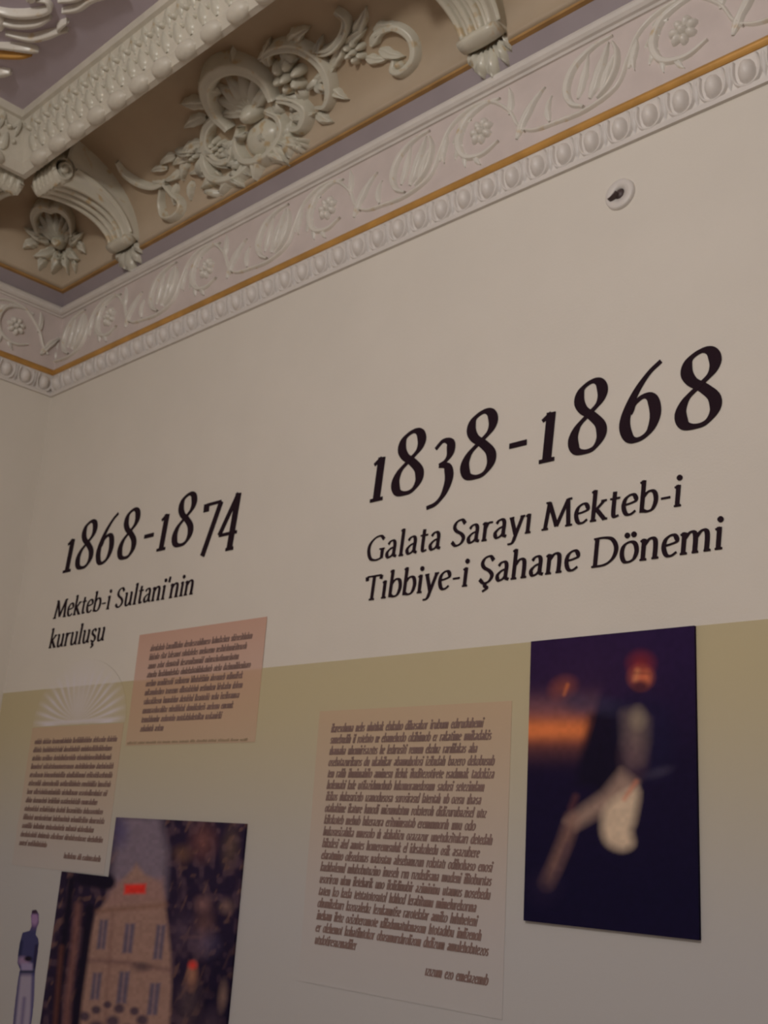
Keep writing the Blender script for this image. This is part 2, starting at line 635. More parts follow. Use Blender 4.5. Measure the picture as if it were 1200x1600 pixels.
def bracket(name, label):
    root = thing(name, (0, 0, 0), label, 'bracket', 'scroll brackets on the cove')

    def band(t0, t1, w0, w1, h0, h1, s0=0.0, n=16, K=None, prof=None, ease=1.0):
        """raised band following the cove from t0 to t1"""
        prof = prof or [(-1, -0.02), (-1, 0.9), (-0.9, 1), (0.9, 1), (1, 0.9), (1, -0.02)]
        v = []
        for i in range(n):
            q = i/(n-1)
            w = w0+(w1-w0)*q; h = h0+(h1-h0)*q**ease
            for a, b in prof:
                v.append((s0+a*w, t0+(t1-t0)*q, b*h if b > 0 else b))
        k = len(prof)
        return v, grid_faces(n, k)+[tuple(range(k)), tuple((n-1)*k+j for j in reversed(range(k)))]

    def part(name, mb, m='darker', up=None):
        o = obj(name, Wm(map_cove(mb.verts())), mb.f, MT[m], None, True)
        o.parent = up or root
        return o
    # body: stout rib with a fluted face
    mb = MB()
    mb.add(*band(0.05, 0.87, 0.105, 0.135, 0.085, 0.335, ease=1.25))
    body = part('rib_body', mb, 'darker_plain')
    for s0, r in ((-0.118, 0.028), (-0.04, 0.03), (0.04, 0.03), (0.118, 0.028)):
        mb = MB()
        P = [(s0*(0.72+0.22*q), 0.06+0.80*q, r*(0.8+0.2*q), 0.078+0.245*q**1.25) for q in np.linspace(0, 1, 9)]
        mb.add(*strand(P, 0.045, 7, 3))
        part('reed', mb, 'darker', body)
    # side cheeks with a sunk panel edge
    for sg in (-1, 1):
        mb = MB()
        v, f = strand([(0, 0.10, 0.012), (0, 0.3, 0.02), (0, 0.6, 0.024), (0, 0.78, 0.016)], 0.02, 5, 5)
        v = np.array(v)
        v2 = np.stack([sg*(0.106+0.030*(v[:, 1])/0.87+v[:, 2]), v[:, 1], 0.045+0.20*v[:, 1]+v[:, 0]], 1)
        mb.add(v2, f)
        part('cheek_moulding', mb, 'darker', body)
    # upper volute: a roll lying along the frame with ribbed end
    mb = MB()
    n, K = 30, 2
    for sg, wid in ((0, 0.145),):
        prof = []
        for i in range(n):
            q = i/(n-1)
            r = 0.098*(1-0.72*q)
            a = PI*0.5-2*PI*1.6*q
            prof.append((VT+r*math.cos(a)*0.9, VH+r*math.sin(a)))
        v = []
        for (tt, hh) in prof:
            for sx in (-wid, -wid*0.9, -0.06, 0.06, wid*0.9, wid):
                hx = hh+(0.0 if abs(sx) > wid*0.95 else 0.006)
                v.append((sx, tt, hx))
        mb.add(v, grid_faces(n, 6))
        core = dome(0, 0, 1, 1, 1)
    volute = part('upper_volute', mb)
    for k, sx in enumerate((-0.12, -0.072, -0.024, 0.024, 0.072, 0.12)):
        mb = MB()
        v = []
        for i in range(13):
            a = 2*PI*i/12
            for b in range(5):
                c = -0.024+0.048*b/4
                rr = 0.088+0.018*math.sin(PI*b/4)
                v.append((sx+c, VT+rr*math.cos(a)*0.85, VH+rr*math.sin(a)))
        mb.add(v, grid_faces(13, 5))
        part('volute_rib', mb, 'darker', volute)
    for sg in (-1, 1):
        mb = MB()
        v, f = dome(0, 0, 0.03, 0.03, 0.03)
        v = np.array(v)
        mb.add(np.stack([sg*(0.138+v[:, 2]), VT+v[:, 0], VH+v[:, 1]], 1), f)
        v, f = strand(spiral_pts(0, 0, 0.085, 1.3, 0.5, 1, 0.018, 0.01), 0.02, 5, 3)
        v = np.array(v)
        mb.add(np.stack([sg*(0.134+v[:, 2]), VT+v[:, 0], VH+v[:, 1]], 1), f)
        part('volute_eye', mb, 'darker', volute)
    # foot: small scroll then a hanging leaf drop over the mauve fillet
    mb = MB()
    v = []
    for i in range(13):
        a = 2*PI*i/12
        for b in range(5):
            c = -0.115+0.23*b/4
            rr = 0.045+0.008*math.sin(PI*b/4)
            v.append((c, 0.035+rr*math.cos(a), 0.075+rr*math.sin(a)))
    mb.add(v, grid_faces(13, 5)+[tuple(i*5 for i in range(12)), tuple(i*5+4 for i in reversed(range(12)))])
    part('foot_scroll', mb)

    def flat(v):
        v = np.asarray(v, float)
        return np.stack([v[:, 0], 0.075+v[:, 2]+0.2*(v[:, 1]), 5.36+v[:, 1]], 1)
    for sx, an, ln in ((0, -PI/2, 0.17), (-0.045, -PI/2-0.25, 0.13), (0.045, -PI/2+0.25, 0.13), (-0.08, -PI/2-0.4, 0.08), (0.08, -PI/2+0.4, 0.08)):
        v, f = leaf(sx, 0.05, an, ln, 0.065, 0.075, 0, 2, 10, 5, 0.8, 0.01)
        o = obj('drop_leaf', Wm(flat(v)), f, MT['darker'], None, True)
        o.parent = root
    return root


br = bracket('scroll_bracket', 'white plaster scroll bracket nearest the room corner on the display wall side')
place(br, x=0.985)
b2 = copy_tree(br); place(b2, x=4.11); b2['label'] = 'white fluted plaster scroll bracket at the top edge above the wider heading'
b3 = copy_tree(br); place(b3, s=0.985); b3['label'] = 'white plaster scroll bracket on the left wall cove beside the corner'

# ------------------------------------------------------------------ central cartouche on the cove


def cthing(name, x0, label, cat):
    root = thing(name, (0, 0, 0), label, cat)
    root.location = (x0*S, 0, 0)

    def part(nm, mb, m='darker', up=None):
        o = obj(nm, Wm(map_cove(mb.verts())), mb.f, MT[m], None, True)
        o.parent = up or root
        return o
    return root, part


CX0 = 2.45
croot, cpart = cthing('plaster_cartouche', CX0, 'large white plaster cartouche of shell, scrolls and leaves on the tan cove', 'cartouche')
A = ARC
# hood: arched shell rim with fan ribs
mb = MB(); mb.add(*strand([(-0.20, 0.42, 0.03), (-0.215, 0.56, 0.045), (-0.13, 0.70, 0.055), (0.02, 0.745, 0.058), (0.16, 0.70, 0.055), (0.235, 0.57, 0.045), (0.21, 0.43, 0.03)], 0.13, 7, 5, 0.25)); hood = cpart('hood', mb)
for k in range(7):
    a = PI*(0.12+0.76*k/6)
    mb = MB(); mb.add(*leaf(0.01, 0.44, a, 0.25, 0.085, 0.085, 0, 0, 10, 5)); cpart('shell_rib', mb, 'darker', hood)
mb = MB(); mb.add(*dome(0.01, 0.43, 0.085, 0.065, 0.12)); cpart('shell_boss', mb, 'darker', hood)
# shield below hood
mb = MB()
mb.add(*strand([(-0.12, 0.40, 0.02), (-0.20, 0.30, 0.03), (-0.16, 0.16, 0.035), (0.0, 0.09, 0.035), (0.16, 0.16, 0.035), (0.20, 0.30, 0.03), (0.12, 0.40, 0.02)], 0.10, 7, 5, 0.3)); sh_rim = mb
mb = MB(); mb.add(*dome(0, 0.26, 0.15, 0.12, 0.075, 0, 16, 5)); shield = cpart('shield', mb)
cpart('shield_rim', sh_rim, 'darker', shield)
# scrolls left and right
for P, nm in (
    ([(-0.22, 0.52, 0.03), (-0.34, 0.50, 0.04), (-0.43, 0.40, 0.042), (-0.40, 0.28, 0.04), (-0.30, 0.24, 0.034), (-0.25, 0.31, 0.026), (-0.30, 0.36, 0.018)], 'scroll'),
    ([(-0.42, 0.42, 0.02), (-0.50, 0.33, 0.035), (-0.48, 0.19, 0.04), (-0.36, 0.10, 0.04), (-0.22, 0.08, 0.034), (-0.14, 0.13, 0.02)], 'scroll'),
    ([(0.24, 0.42, 0.026), (0.34, 0.36, 0.04), (0.40, 0.26, 0.04), (0.34, 0.17, 0.034), (0.26, 0.20, 0.024), (0.28, 0.26, 0.016)], 'scroll'),
    ([(0.30, 0.66, 0.02), (0.44, 0.66, 0.034), (0.57, 0.60, 0.04), (0.64, 0.46, 0.04), (0.62, 0.31, 0.034), (0.55, 0.22, 0.024), (0.47, 0.25, 0.014)], 'scroll'),
    ([(0.58, 0.56, 0.016), (0.72, 0.50, 0.03), (0.84, 0.52, 0.032), (0.92, 0.58, 0.024), (0.90, 0.65, 0.016)], 'scroll'),
):
    mb = MB(); mb.add(*strand(P, 0.10, 7, 6, 0.35)); cpart(nm, mb)
# rosettes
for s, t_, r, h in ((0.40, 0.50, 0.115, 0.14), (-0.36, 0.36, 0.07, 0.10), (0.86, 0.42, 0.075, 0.09), (-0.60, 0.42, 0.06, 0.07), (0.30, 0.06, 0.06, 0.08)):
    mb = MB(); flower(mb, s, t_, r, h, 6, s*5); cpart('rosette', mb)
# leaves: (s, t, angle, length, width, height, curve)
LV = [(0.05, 0.20, -1.2, 0.26, 0.13, 0.12, 0.3), (0.16, 0.20, -1.0, 0.24, 0.11, 0.11, 0.4), (-0.06, 0.18, -1.7, 0.20, 0.11, 0.10, -0.3), (-0.17, 0.18, -2.0, 0.20, 0.10, 0.09, -0.4),
      (-0.30, 0.16, -2.2, 0.20, 0.09, 0.09, -0.5), (0.26, 0.30, -0.6, 0.22, 0.10, 0.10, 0.5), (-0.44, 0.22, -2.6, 0.20, 0.09, 0.08, -0.6), (-0.24, 0.60, 2.4, 0.20, 0.09, 0.09, 0.5),
      (-0.33, 0.55, 2.8, 0.20, 0.08, 0.08, 0.5), (-0.48, 0.44, 2.9, 0.22, 0.09, 0.08, 0.6), (-0.50, 0.30, 3.3, 0.20, 0.08, 0.07, -0.5), (-0.62, 0.40, 2.8, 0.18, 0.08, 0.07, 0.5),
      (0.30, 0.60, 0.9, 0.18, 0.08, 0.09, -0.5), (0.50, 0.62, 0.5, 0.20, 0.09, 0.08, -0.8), (0.66, 0.42, 0.2, 0.22, 0.08, 0.07, 0.6), (0.60, 0.34, -1.2, 0.18, 0.07, 0.07, 0.5),
      (0.45, 0.22, -1.0, 0.16, 0.08, 0.07, 0.4), (0.52, 0.40, -0.2, 0.18, 0.08, 0.08, 0.5), (-0.10, 0.62, 1.9, 0.14, 0.07, 0.13, 0.3), (0.12, 0.66, 1.2, 0.14, 0.07, 0.13, -0.3)]
for s, t_, a, l, w, h, c in LV:
    mb = MB(); mb.add(*leaf(s, t_, a, l, w, h, c, 3)); cpart('acanthus_leaf', mb)
# small sprigs filling the gaps between the scrolls
gs = np.random.default_rng(21)
for k in range(34):
    s_ = -0.58+1.02*gs.random(); t_ = 0.06+0.40*gs.random()
    if k % 3 == 0:
        s_ = -0.55+0.35*gs.random()
    if k > 26:
        s_, t_ = 0.30+0.35*gs.random(), 0.28+0.34*gs.random()
    mb = MB(); mb.add(*leaf(s_, t_, 2*PI*gs.random(), 0.09+0.06*gs.random(), 0.045+0.02*gs.random(), 0.09+0.05*gs.random(), 1.2*(gs.random()-0.5), 2, 8, 5)); cpart('sprig_leaf', mb)
# left tail: bunch, hooked leaf and loop
TL = [(-0.66, 0.40, 3.6, 0.16, 0.07, 0.07, 0.6), (-0.74, 0.46, 2.9, 0.16, 0.07, 0.06, 0.5), (-0.76, 0.36, 3.4, 0.18, 0.07, 0.06, -0.6), (-0.86, 0.42, 2.6, 0.15, 0.06, 0.06, 0.6),
      (-0.84, 0.30, 3.9, 0.16, 0.06, 0.06, 0.5), (-0.92, 0.34, 3.0, 0.14, 0.06, 0.05, -0.7), (-0.70, 0.26, 4.1, 0.14, 0.06, 0.06, 0.4)]
for s, t_, a, l, w, h, c in TL:
    mb = MB(); mb.add(*leaf(s, t_, a, l, w, h, c, 2)); cpart('tail_leaf', mb)
mb = MB(); mb.add(*strand([(-0.92, 0.34, 0.016), (-1.05, 0.36, 0.026), (-1.16, 0.44, 0.028), (-1.22, 0.54, 0.024), (-1.21, 0.62, 0.012)], 0.06, 7, 5, 0.2)); cpart('tail_scroll', mb)
mb = MB(); mb.add(*strand([(-0.95, 0.34, 0.014), (-0.90, 0.24, 0.020), (-0.84, 0.15, 0.022), (-0.86, 0.07, 0.022), (-0.95, 0.055, 0.022), (-1.03, 0.11, 0.022), (-1.04, 0.22, 0.02), (-0.99, 0.32, 0.014)], 0.06, 7, 5)); cpart('tail_loop', mb)
# right tail
TR_ = [(0.82, 0.46, 0.4, 0.18, 0.08, 0.07, -0.5), (0.90, 0.50, 0.2, 0.18, 0.08, 0.07, 0.6), (0.96, 0.40, 0.5, 0.18, 0.07, 0.06, -0.6), (1.02, 0.46, 0.0, 0.18, 0.07, 0.06, -0.7),
       (1.00, 0.36, -0.9, 0.18, 0.08, 0.06, 0.5), (0.90, 0.36, -0.7, 0.16, 0.07, 0.06, 0.5)]
for s, t_, a, l, w, h, c in TR_:
    mb = MB(); mb.add(*leaf(s, t_, a, l, w, h, c, 2)); cpart('tail_leaf', mb)
mb = MB(); mb.add(*strand([(1.02, 0.44, 0.018), (1.15, 0.42, 0.028), (1.22, 0.32, 0.03), (1.20, 0.20, 0.03), (1.11, 0.16, 0.03), (1.05, 0.20, 0.026), (1.07, 0.26, 0.016)], 0.06, 7, 5, 0.2)); cpart('tail_scroll', mb)
mb = MB(); mb.add(*dome(1.10, 0.21, 0.035, 0.035, 0.06)); cpart('bud', mb)

# ------------------------------------------------------------------ corner ornament on the mitre of the cove
kroot = thing('corner_ornament', (0, 0, 0), 'white plaster shell and leaf cluster set in the corner of the cove', 'ornament')


def map_corner(v):
    """local s across the mitre, t up the cove, h out: the cove on either side of the mitre"""
    v = np.asarray(v, float)
    th = v[:, 1]/ARC
    u = CU0+CUR*(1-np.cos(th)); z = CZ0+CZR*np.sin(th)
    nu = np.cos(th)/CUR; nz = -np.sin(th)/CZR
    L = np.sqrt(nu*nu+nz*nz)
    uu = u+nu/L*v[:, 2]; zz = z+nz/L*v[:, 2]
    a = np.abs(v[:, 0])
    x = np.where(v[:, 0] >= 0, uu+a, uu)
    y = np.where(v[:, 0] >= 0, uu, uu+a)
    return np.stack([x, y, zz], 1)


def kpart(nm, mb, up=None):
    o = obj(nm, Wm(map_corner(mb.verts())), mb.f, MT['darker'], None, True)
    o.parent = up or kroot
    return o


mb = MB(); mb.add(*strand([(-0.17, 0.36, 0.02), (-0.18, 0.48, 0.03), (-0.10, 0.58, 0.036), (0.0, 0.61, 0.038), (0.10, 0.58, 0.036), (0.18, 0.48, 0.03), (0.17, 0.36, 0.02)], 0.13, 9, 5, 0.2)); khood = kpart('hood', mb)
for k in range(7):
    a = PI*(0.1+0.8*k/6)
    mb = MB(); mb.add(*leaf(0, 0.36, a, 0.21, 0.085, 0.10, 0, 0, 10, 5)); kpart('shell_rib', mb, khood)
mb = MB(); mb.add(*dome(0, 0.36, 0.07, 0.05, 0.14)); kpart('shell_boss', mb, khood)
for s, t_, a, l, w, h, c in ((-0.10, 0.34, 3.3, 0.20, 0.09, 0.09, -0.5), (0.10, 0.34, -0.2, 0.20, 0.09, 0.09, 0.5), (-0.06, 0.30, 4.0, 0.22, 0.09, 0.10, -0.4), (0.06, 0.30, -0.85, 0.22, 0.09, 0.10, 0.4),
                             (-0.02, 0.30, 4.5, 0.22, 0.09, 0.10, -0.2), (0.02, 0.30, -1.35, 0.22, 0.09, 0.10, 0.2), (-0.20, 0.30, 3.7, 0.16, 0.08, 0.07, 0.4), (0.20, 0.30, -0.6, 0.16, 0.08, 0.07, -0.4),
                             (-0.14, 0.20, 4.2, 0.14, 0.07, 0.07, 0.3), (0.14, 0.20, -1.1, 0.14, 0.07, 0.07, -0.3)):
    mb = MB(); mb.add(*leaf(s, t_, a, l, w, h, c, 3)); kpart('acanthus_leaf', mb)
for s, t_, r in ((-0.17, 0.36, 0.05), (0.17, 0.36, 0.05), (0.0, 0.24, 0.05)):
    mb = MB(); flower(mb, s, t_, r, 0.10, 5, s); kpart('rosette', mb)

# ------------------------------------------------------------------ scrollwork on the ceiling panel
sroot = thing('ceiling_scrollwork', (0, 0, 0), 'white plaster scrollwork with strands coloured as golden highlights in the corner of the mauve ceiling panel', 'ornament')


def spart(nm, P, hgt=0.05, m='relief', groove=0.2):
    v, f = strand(P, hgt, 7, 6, groove)
    o = obj(nm, Wm(map_ceil(v)), f, MT[m], None, True)
    o.parent = sroot


SC = [('scroll', [(1.62, 1.46, 0.012), (1.70, 1.35, 0.022), (1.80, 1.30, 0.024), (1.88, 1.27, 0.018), (1.93, 1.24, 0.010)]),
      ('scroll', [(1.88, 1.27, 0.010), (1.93, 1.29, 0.018), (2.0, 1.28, 0.010)]),
      ('highlight_strand', [(1.36, 1.44, 0.012), (1.44, 1.38, 0.020), (1.53, 1.31, 0.022), (1.58, 1.27, 0.010)]),
      ('scroll', [(1.46, 1.46, 0.012), (1.55, 1.38, 0.022), (1.62, 1.30, 0.024), (1.64, 1.26, 0.012)]),
      ('scroll', [(1.22, 1.36, 0.02), (1.28, 1.31, 0.03), (1.33, 1.27, 0.016)]),
      ('scroll', [(1.74, 1.62, 0.014), (1.80, 1.52, 0.024), (1.90, 1.44, 0.026), (2.0, 1.40, 0.022), (2.04, 1.44, 0.014), (2.0, 1.48, 0.01)]),
      ('scroll', [(1.66, 1.58, 0.012), (1.73, 1.47, 0.02), (1.84, 1.39, 0.022), (1.95, 1.36, 0.012)]),
      ('scroll', [(2.04, 1.34, 0.012), (2.14, 1.30, 0.022), (2.26, 1.29, 0.024), (2.36, 1.24, 0.018), (2.42, 1.18, 0.010)]),
      ('scroll', [(2.10, 1.40, 0.012), (2.2, 1.35, 0.02), (2.32, 1.34, 0.02), (2.42, 1.38, 0.014), (2.5, 1.36, 0.01)])]
for nm, P in SC:
    spart(nm, P, 0.055, 'gold' if nm == 'highlight_strand' else 'relief')  # gold colour paints in the warm highlight on this strand
for s, t_, a, l, w in ((1.60, 1.5, 0.3, 0.2, 0.08), (1.72, 1.62, 0.6, 0.22, 0.09), (1.50, 1.55, 1.2, 0.2, 0.09), (1.95, 1.5, 0.2, 0.2, 0.08), (1.3, 1.46, 2.0, 0.18, 0.08), (2.2, 1.44, 0.6, 0.2, 0.08), (1.62, 1.7, 1.6, 0.22, 0.09)):
    v, f = leaf(s, t_, a, l, w, 0.06, 0.5, 3)
    o = obj('acanthus_leaf', Wm(map_ceil(v)), f, MT['relief'], None, True)
    o.parent = sroot

# ------------------------------------------------------------------ printed wall display


def plate(name, x0, x1, z0, z1, u0, u1, m, loc=True):
    """thin board on the back wall, base at its lower middle"""
    v = Wm([(x0, u0, z0), (x1, u0, z0), (x1, u0, z1), (x0, u0, z1), (x0, u1, z0), (x1, u1, z0), (x1, u1, z1), (x0, u1, z1)])
    f = [(4, 5, 6, 7)[::-1], (0, 1, 5, 4), (1, 2, 6, 5), (2, 3, 7, 6), (3, 0, 4, 7)]
    return obj(name, v, f, m, loc=W((x0+x1)/2, u0, z0))


def print_board(name, x0, x1, z0, z1, u1, nx, nz, colour, mask=None, u0=0.0):
    """thin printed board: fine grid front with the print held in a colour attribute, plus edges"""
    X, Z = np.meshgrid(np.linspace(x0, x1, nx), np.linspace(z0, z1, nz))
    px, py = to_px(X, np.full_like(X, u1), Z)
    C = colour(px, py, (X-x0)/(x1-x0), (Z-z0)/(z1-z0))
    keep = np.ones((nz-1, nx-1), bool)
    if mask is not None:
        mk = mask(px, py, X, Z)
        keep = mk[:-1, :-1] & mk[1:, 1:] & mk[1:, :-1] & mk[:-1, 1:]
    idx = np.arange(nx*nz).reshape(nz, nx)
    q = np.stack([idx[:-1, :-1], idx[:-1, 1:], idx[1:, 1:], idx[1:, :-1]], -1)[keep]
    front = np.stack([X.ravel(), np.full(X.size, u1), Z.ravel()], 1)
    # boundary edges get walls back to the wall surface
    e = {}
    for a, b, c, d in q.tolist():
        for m_, n_ in ((a, b), (b, c), (c, d), (d, a)):
            if (n_, m_) in e:
                del e[(n_, m_)]
            else:
                e[(m_, n_)] = 1
    used = np.unique(q)
    re = -np.ones(nx*nz, int); re[used] = np.arange(len(used))
    V = front[used]; Cv = C.reshape(-1, 3)[used]
    faces = re[q].tolist()
    back = {}
    Vb = []; Cb = []
    n0 = len(V)

    def bk(i):
        if i not in back:
            back[i] = n0+len(Vb)
            w = front[i].copy(); w[1] = u0
            Vb.append(w); Cb.append(C.reshape(-1, 3)[i])
        return back[i]
    for (m_, n_) in e:
        faces.append([re[n_], re[m_], bk(m_), bk(n_)])
    V = np.concatenate([V, np.array(Vb)]); Cv = np.concatenate([Cv, np.array(Cb)])
    lc = W((x0+x1)/2, u0, z0)
    o = obj(name, Wm(V), faces, MT['print'], loc=lc)
    at = o.data.color_attributes.new('print', 'FLOAT_COLOR', 'POINT')
    buf = np.ones((len(V), 4), np.float32); buf[:, :3] = Cv
    at.data.foreach_set('color', buf.ravel())
    return o


GAIN = 2.2                         # turns a colour seen in the photograph into the ink's own colour


def ink(c):
    return np.clip(lin(c)*GAIN, 0.003, 0.85)


def over(C, a, col):
    a = np.clip(a, 0, 1)[..., None]
    return C*(1-a)+ink(col)*a


def soft(d, w):
    """1 inside (d<0) to 0 outside over width w"""
    return np.clip(0.5-d/(2*w), 0, 1)


def ell(px, py, cx, cy, rx, ry, rot=0.0, w=0.25):
    dx, dy = px-cx, py-cy
    a = dx*math.cos(rot)+dy*math.sin(rot); b = -dx*math.sin(rot)+dy*math.cos(rot)
    return soft(np.sqrt((a/rx)**2+(b/ry)**2)-1, w)


def inpoly(px, py, P):
    P = np.asarray(P, float)
    r = np.zeros(px.shape, bool)
    n = len(P)
    for i in range(n):
        x1, y1 = P[i]; x2, y2 = P[(i+1) % n]
        if y1 == y2:
            continue
        c = ((y1 > py) != (y2 > py)) & (px < (x2-x1)*(py-y1)/(y2-y1)+x1)
        r ^= c
    return r


def pdist(px, py, P, closed=True):
    P = np.asarray(P, float)
    d = np.full(px.shape, 1e9)
    for i in range(len(P) if closed else len(P)-1):
        a = P[i]; b = P[(i+1) % len(P)]
        ab = b-a; L = (ab@ab)+1e-9
        tt = np.clip(((px-a[0])*ab[0]+(py-a[1])*ab[1])/L, 0, 1)
        d = np.minimum(d, np.hypot(px-a[0]-tt*ab[0], py-a[1]-tt*ab[1]))
    return d


def poly(px, py, P, w=3.0):
    d = pdist(px, py, P)
    return soft(np.where(inpoly(px, py, P), -d, d), w)


def line(px, py, P, r, w=3.0):
    return soft(pdist(px, py, P, False)-r, w)


def vnoise(px, py, sc, seed):
    g = np.random.default_rng(seed).random((64, 64))
    x = px/sc; y = py/sc
    xi = np.floor(x).astype(int); yi = np.floor(y).astype(int)
    fx = x-xi; fy = y-yi
    fx = fx*fx*(3-2*fx); fy = fy*fy*(3-2*fy)
    gg = lambda i, j: g[i % 64, j % 64]
    return (gg(xi, yi)*(1-fx)+gg(xi+1, yi)*fx)*(1-fy)+(gg(xi, yi+1)*(1-fx)+gg(xi+1, yi+1)*fx)*fy


# band: khaki green print fading out towards the bottom
BAND_T = 2.447


BAND_B = 0.15


def band_z(z):
    k = np.clip((z-1.233)/1.138, 0, 1)[..., None]
    k = k*k*(3-2*k)
    return np.array([0.53, 0.52, 0.515])*(1-k)+np.array([0.57, 0.495, 0.31])*k


def band_col(px, py, a, b):
    return band_z(BAND_B+b*(BAND_T-BAND_B))


tag(print_board('printed_band', 0.004, 9.6, BAND_B, BAND_T, 0.0022, 3, 80, band_col, u0=0.0012), 'wide khaki green printed band across the lower display wall fading to white', 'wall graphic')
WALLC = np.array([0.73, 0.685, 0.61])


def ground(z):
    """print colour already on the wall at height z"""
    c = band_z(z)
    return np.where((z > BAND_T)[..., None], WALLC, c)


def pink(top, a0, a1, z0, z1):
    """panel tint laid over the ground, strength a1 at the top to a0 at the foot"""
    def f(px, py, a, b):
        k = (a0+(a1-a0)*b)[..., None]
        return ground(z0+b*(z1-z0))*(1-k)+np.asarray(top)*k
    return f


SAL = (0.60, 0.34, 0.25)
tag(print_board('text_panel', 1.548, 2.692, 2.078, 2.712, 0.004, 3, 40, pink(SAL, 0.42, 0.85, 2.078, 2.712), u0=0.0024), 'salmon pink printed text panel overlapping the top edge of the khaki band', 'text panel')
tag(print_board('text_panel', 0.47, 1.50, 1.376, 2.205, 0.004, 3, 40, pink(SAL, 0.10, 0.42, 1.376, 2.205), u0=0.0024), 'faded pink printed text panel under the pale fan emblem', 'text panel')
tag(print_board('text_panel', 3.150, 4.290, 1.03, 2.213, 0.004, 3, 40, pink(SAL, 0.02, 0.40, 1.03, 2.213), u0=0.0024), 'tall faded pink printed text panel left of the dark portrait', 'text panel')

# ---- dark portrait


def portrait(px, py, a, b):
    cx = (px-800)*3.018; cy = (py-960)*3.018       # feature positions measured in an enlarged crop
    C = np.broadcast_to(ink((17, 9, 34)), px.shape+(3,)).copy()
    C = over(C, 0.55*soft(cy-420, 260), (34, 17, 52))
    C = over(C, 0.5*ell(cx, cy, 330, 300, 260, 190, 0, 0.8), (40, 22, 48))
    C = over(C, 0.75*soft(900-cy, 400), (7, 5, 30))
    # streak of sunset sky
    m = soft(cx-(400-(cy-430)*0.28), 22)
    C = over(C, m*np.exp(-((cy-450)/70)**2)*0.75, (92, 60, 66))
    C = over(C, m*np.exp(-((cy-548)/62)**2), (178, 92, 52))
    C = over(C, m*np.exp(-((cy-640)/60)**2)*0.45, (70, 42, 44))
    # lit hand at the left
    C = over(C, 0.6*ell(cx, cy, 240, 345, 46, 36, -0.5, 1.0), (120, 62, 46))
    C = over(C, 0.8*line(cx, cy, [(262, 332), (246, 378)], 5, 10), (160, 88, 50))
    C = over(C, 0.5*ell(cx, cy, 300, 420, 70, 40, 0.4, 0.6), (44, 38, 58))
    # dark coat
    C = over(C, 0.8*poly(cx, cy, [(360, 470), (500, 420), (540, 720), (420, 830), (300, 800), (330, 640)], 25), (10, 6, 22))
    C = over(C, 0.5*ell(cx, cy, 430, 430, 120, 40, 0.2, 0.6), (38, 36, 58))
    C = over(C, 0.5*poly(cx, cy, [(480, 420), (560, 380), (660, 380), (740, 440), (770, 600), (730, 760), (640, 780), (560, 720), (500, 600)], 40), (16, 14, 40))
    # cap and face
    C = over(C, 0.9*ell(cx, cy, 608, 232, 52, 48, 0, 0.7), (92, 28, 36))
    C = over(C, 0.9*ell(cx, cy, 608, 296, 44, 42, 0, 0.8), (138, 68, 50))
    C = over(C, 0.7*line(cx, cy, [(592, 268), (584, 306)], 9, 16), (190, 108, 72))
    C = over(C, 0.6*ell(cx, cy, 634, 298, 18, 28, 0, 0.9), (176, 92, 60))
    C = over(C, 0.5*line(cx, cy, [(575, 276), (650, 280)], 3, 8), (70, 32, 34))
    C = over(C, 0.9*ell(cx, cy, 606, 340, 36, 24, 0, 0.5), (52, 24, 34))
    # shirt front
    C = over(C, 0.75*poly(cx, cy, [(530, 470), (590, 455), (632, 500), (630, 600), (606, 690), (560, 700), (534, 600)], 45), (96, 82, 76))
    C = over(C, 0.5*ell(cx, cy, 595, 490, 30, 40, 0, 1.0), (122, 110, 92))
    C = over(C, 0.6*ell(cx, cy, 572, 670, 48, 80, 0, 1.0), (74, 54, 62))
    C = over(C, 0.4*ell(cx, cy, 690, 745, 60, 22, -0.3, 0.6), (54, 50, 66))
    # pale trousers, one leg stretched out to the left
    C = over(C, 0.9*poly(cx, cy, [(515, 735), (590, 790), (560, 850), (440, 930), (300, 1010), (255, 975), (330, 910), (430, 840)], 30), (118, 98, 88))
    C = over(C, 0.9*line(cx, cy, [(285, 965), (250, 1070), (205, 1180), (165, 1265)], 22, 34), (104, 78, 70))
    C = over(C, 0.5*line(cx, cy, [(260, 1090), (215, 1220)], 16, 14), (54, 38, 50))
    C = over(C, 0.75*ell(cx, cy, 150, 1285, 60, 60, 0, 0.9), (24, 16, 40))
    C = over(C, 0.95*poly(cx, cy, spline([(450, 900), (590, 820), (580, 960), (562, 1020), (570, 1085), (520, 1110), (452, 1082), (425, 1010)], 4, True), 28), (160, 142, 122))
    C = over(C, 0.7*line(cx, cy, [(585, 790), (530, 870)], 9, 12), (150, 92, 72))
    C = over(C, 0.35*line(cx, cy, [(300, 860), (280, 910)], 14, 14), (90, 54, 50))
    n = vnoise(px, py, 7, 3)[..., None]
    return C*(0.92+0.16*n)


tag(print_board('portrait_print', 4.386, 5.111, 1.387, 2.446, 0.016, 150, 220, portrait, u0=0.0028), 'dark painted portrait print of a seated figure in a red cap and pale trousers', 'picture')

# ---- building picture, an L-shaped print


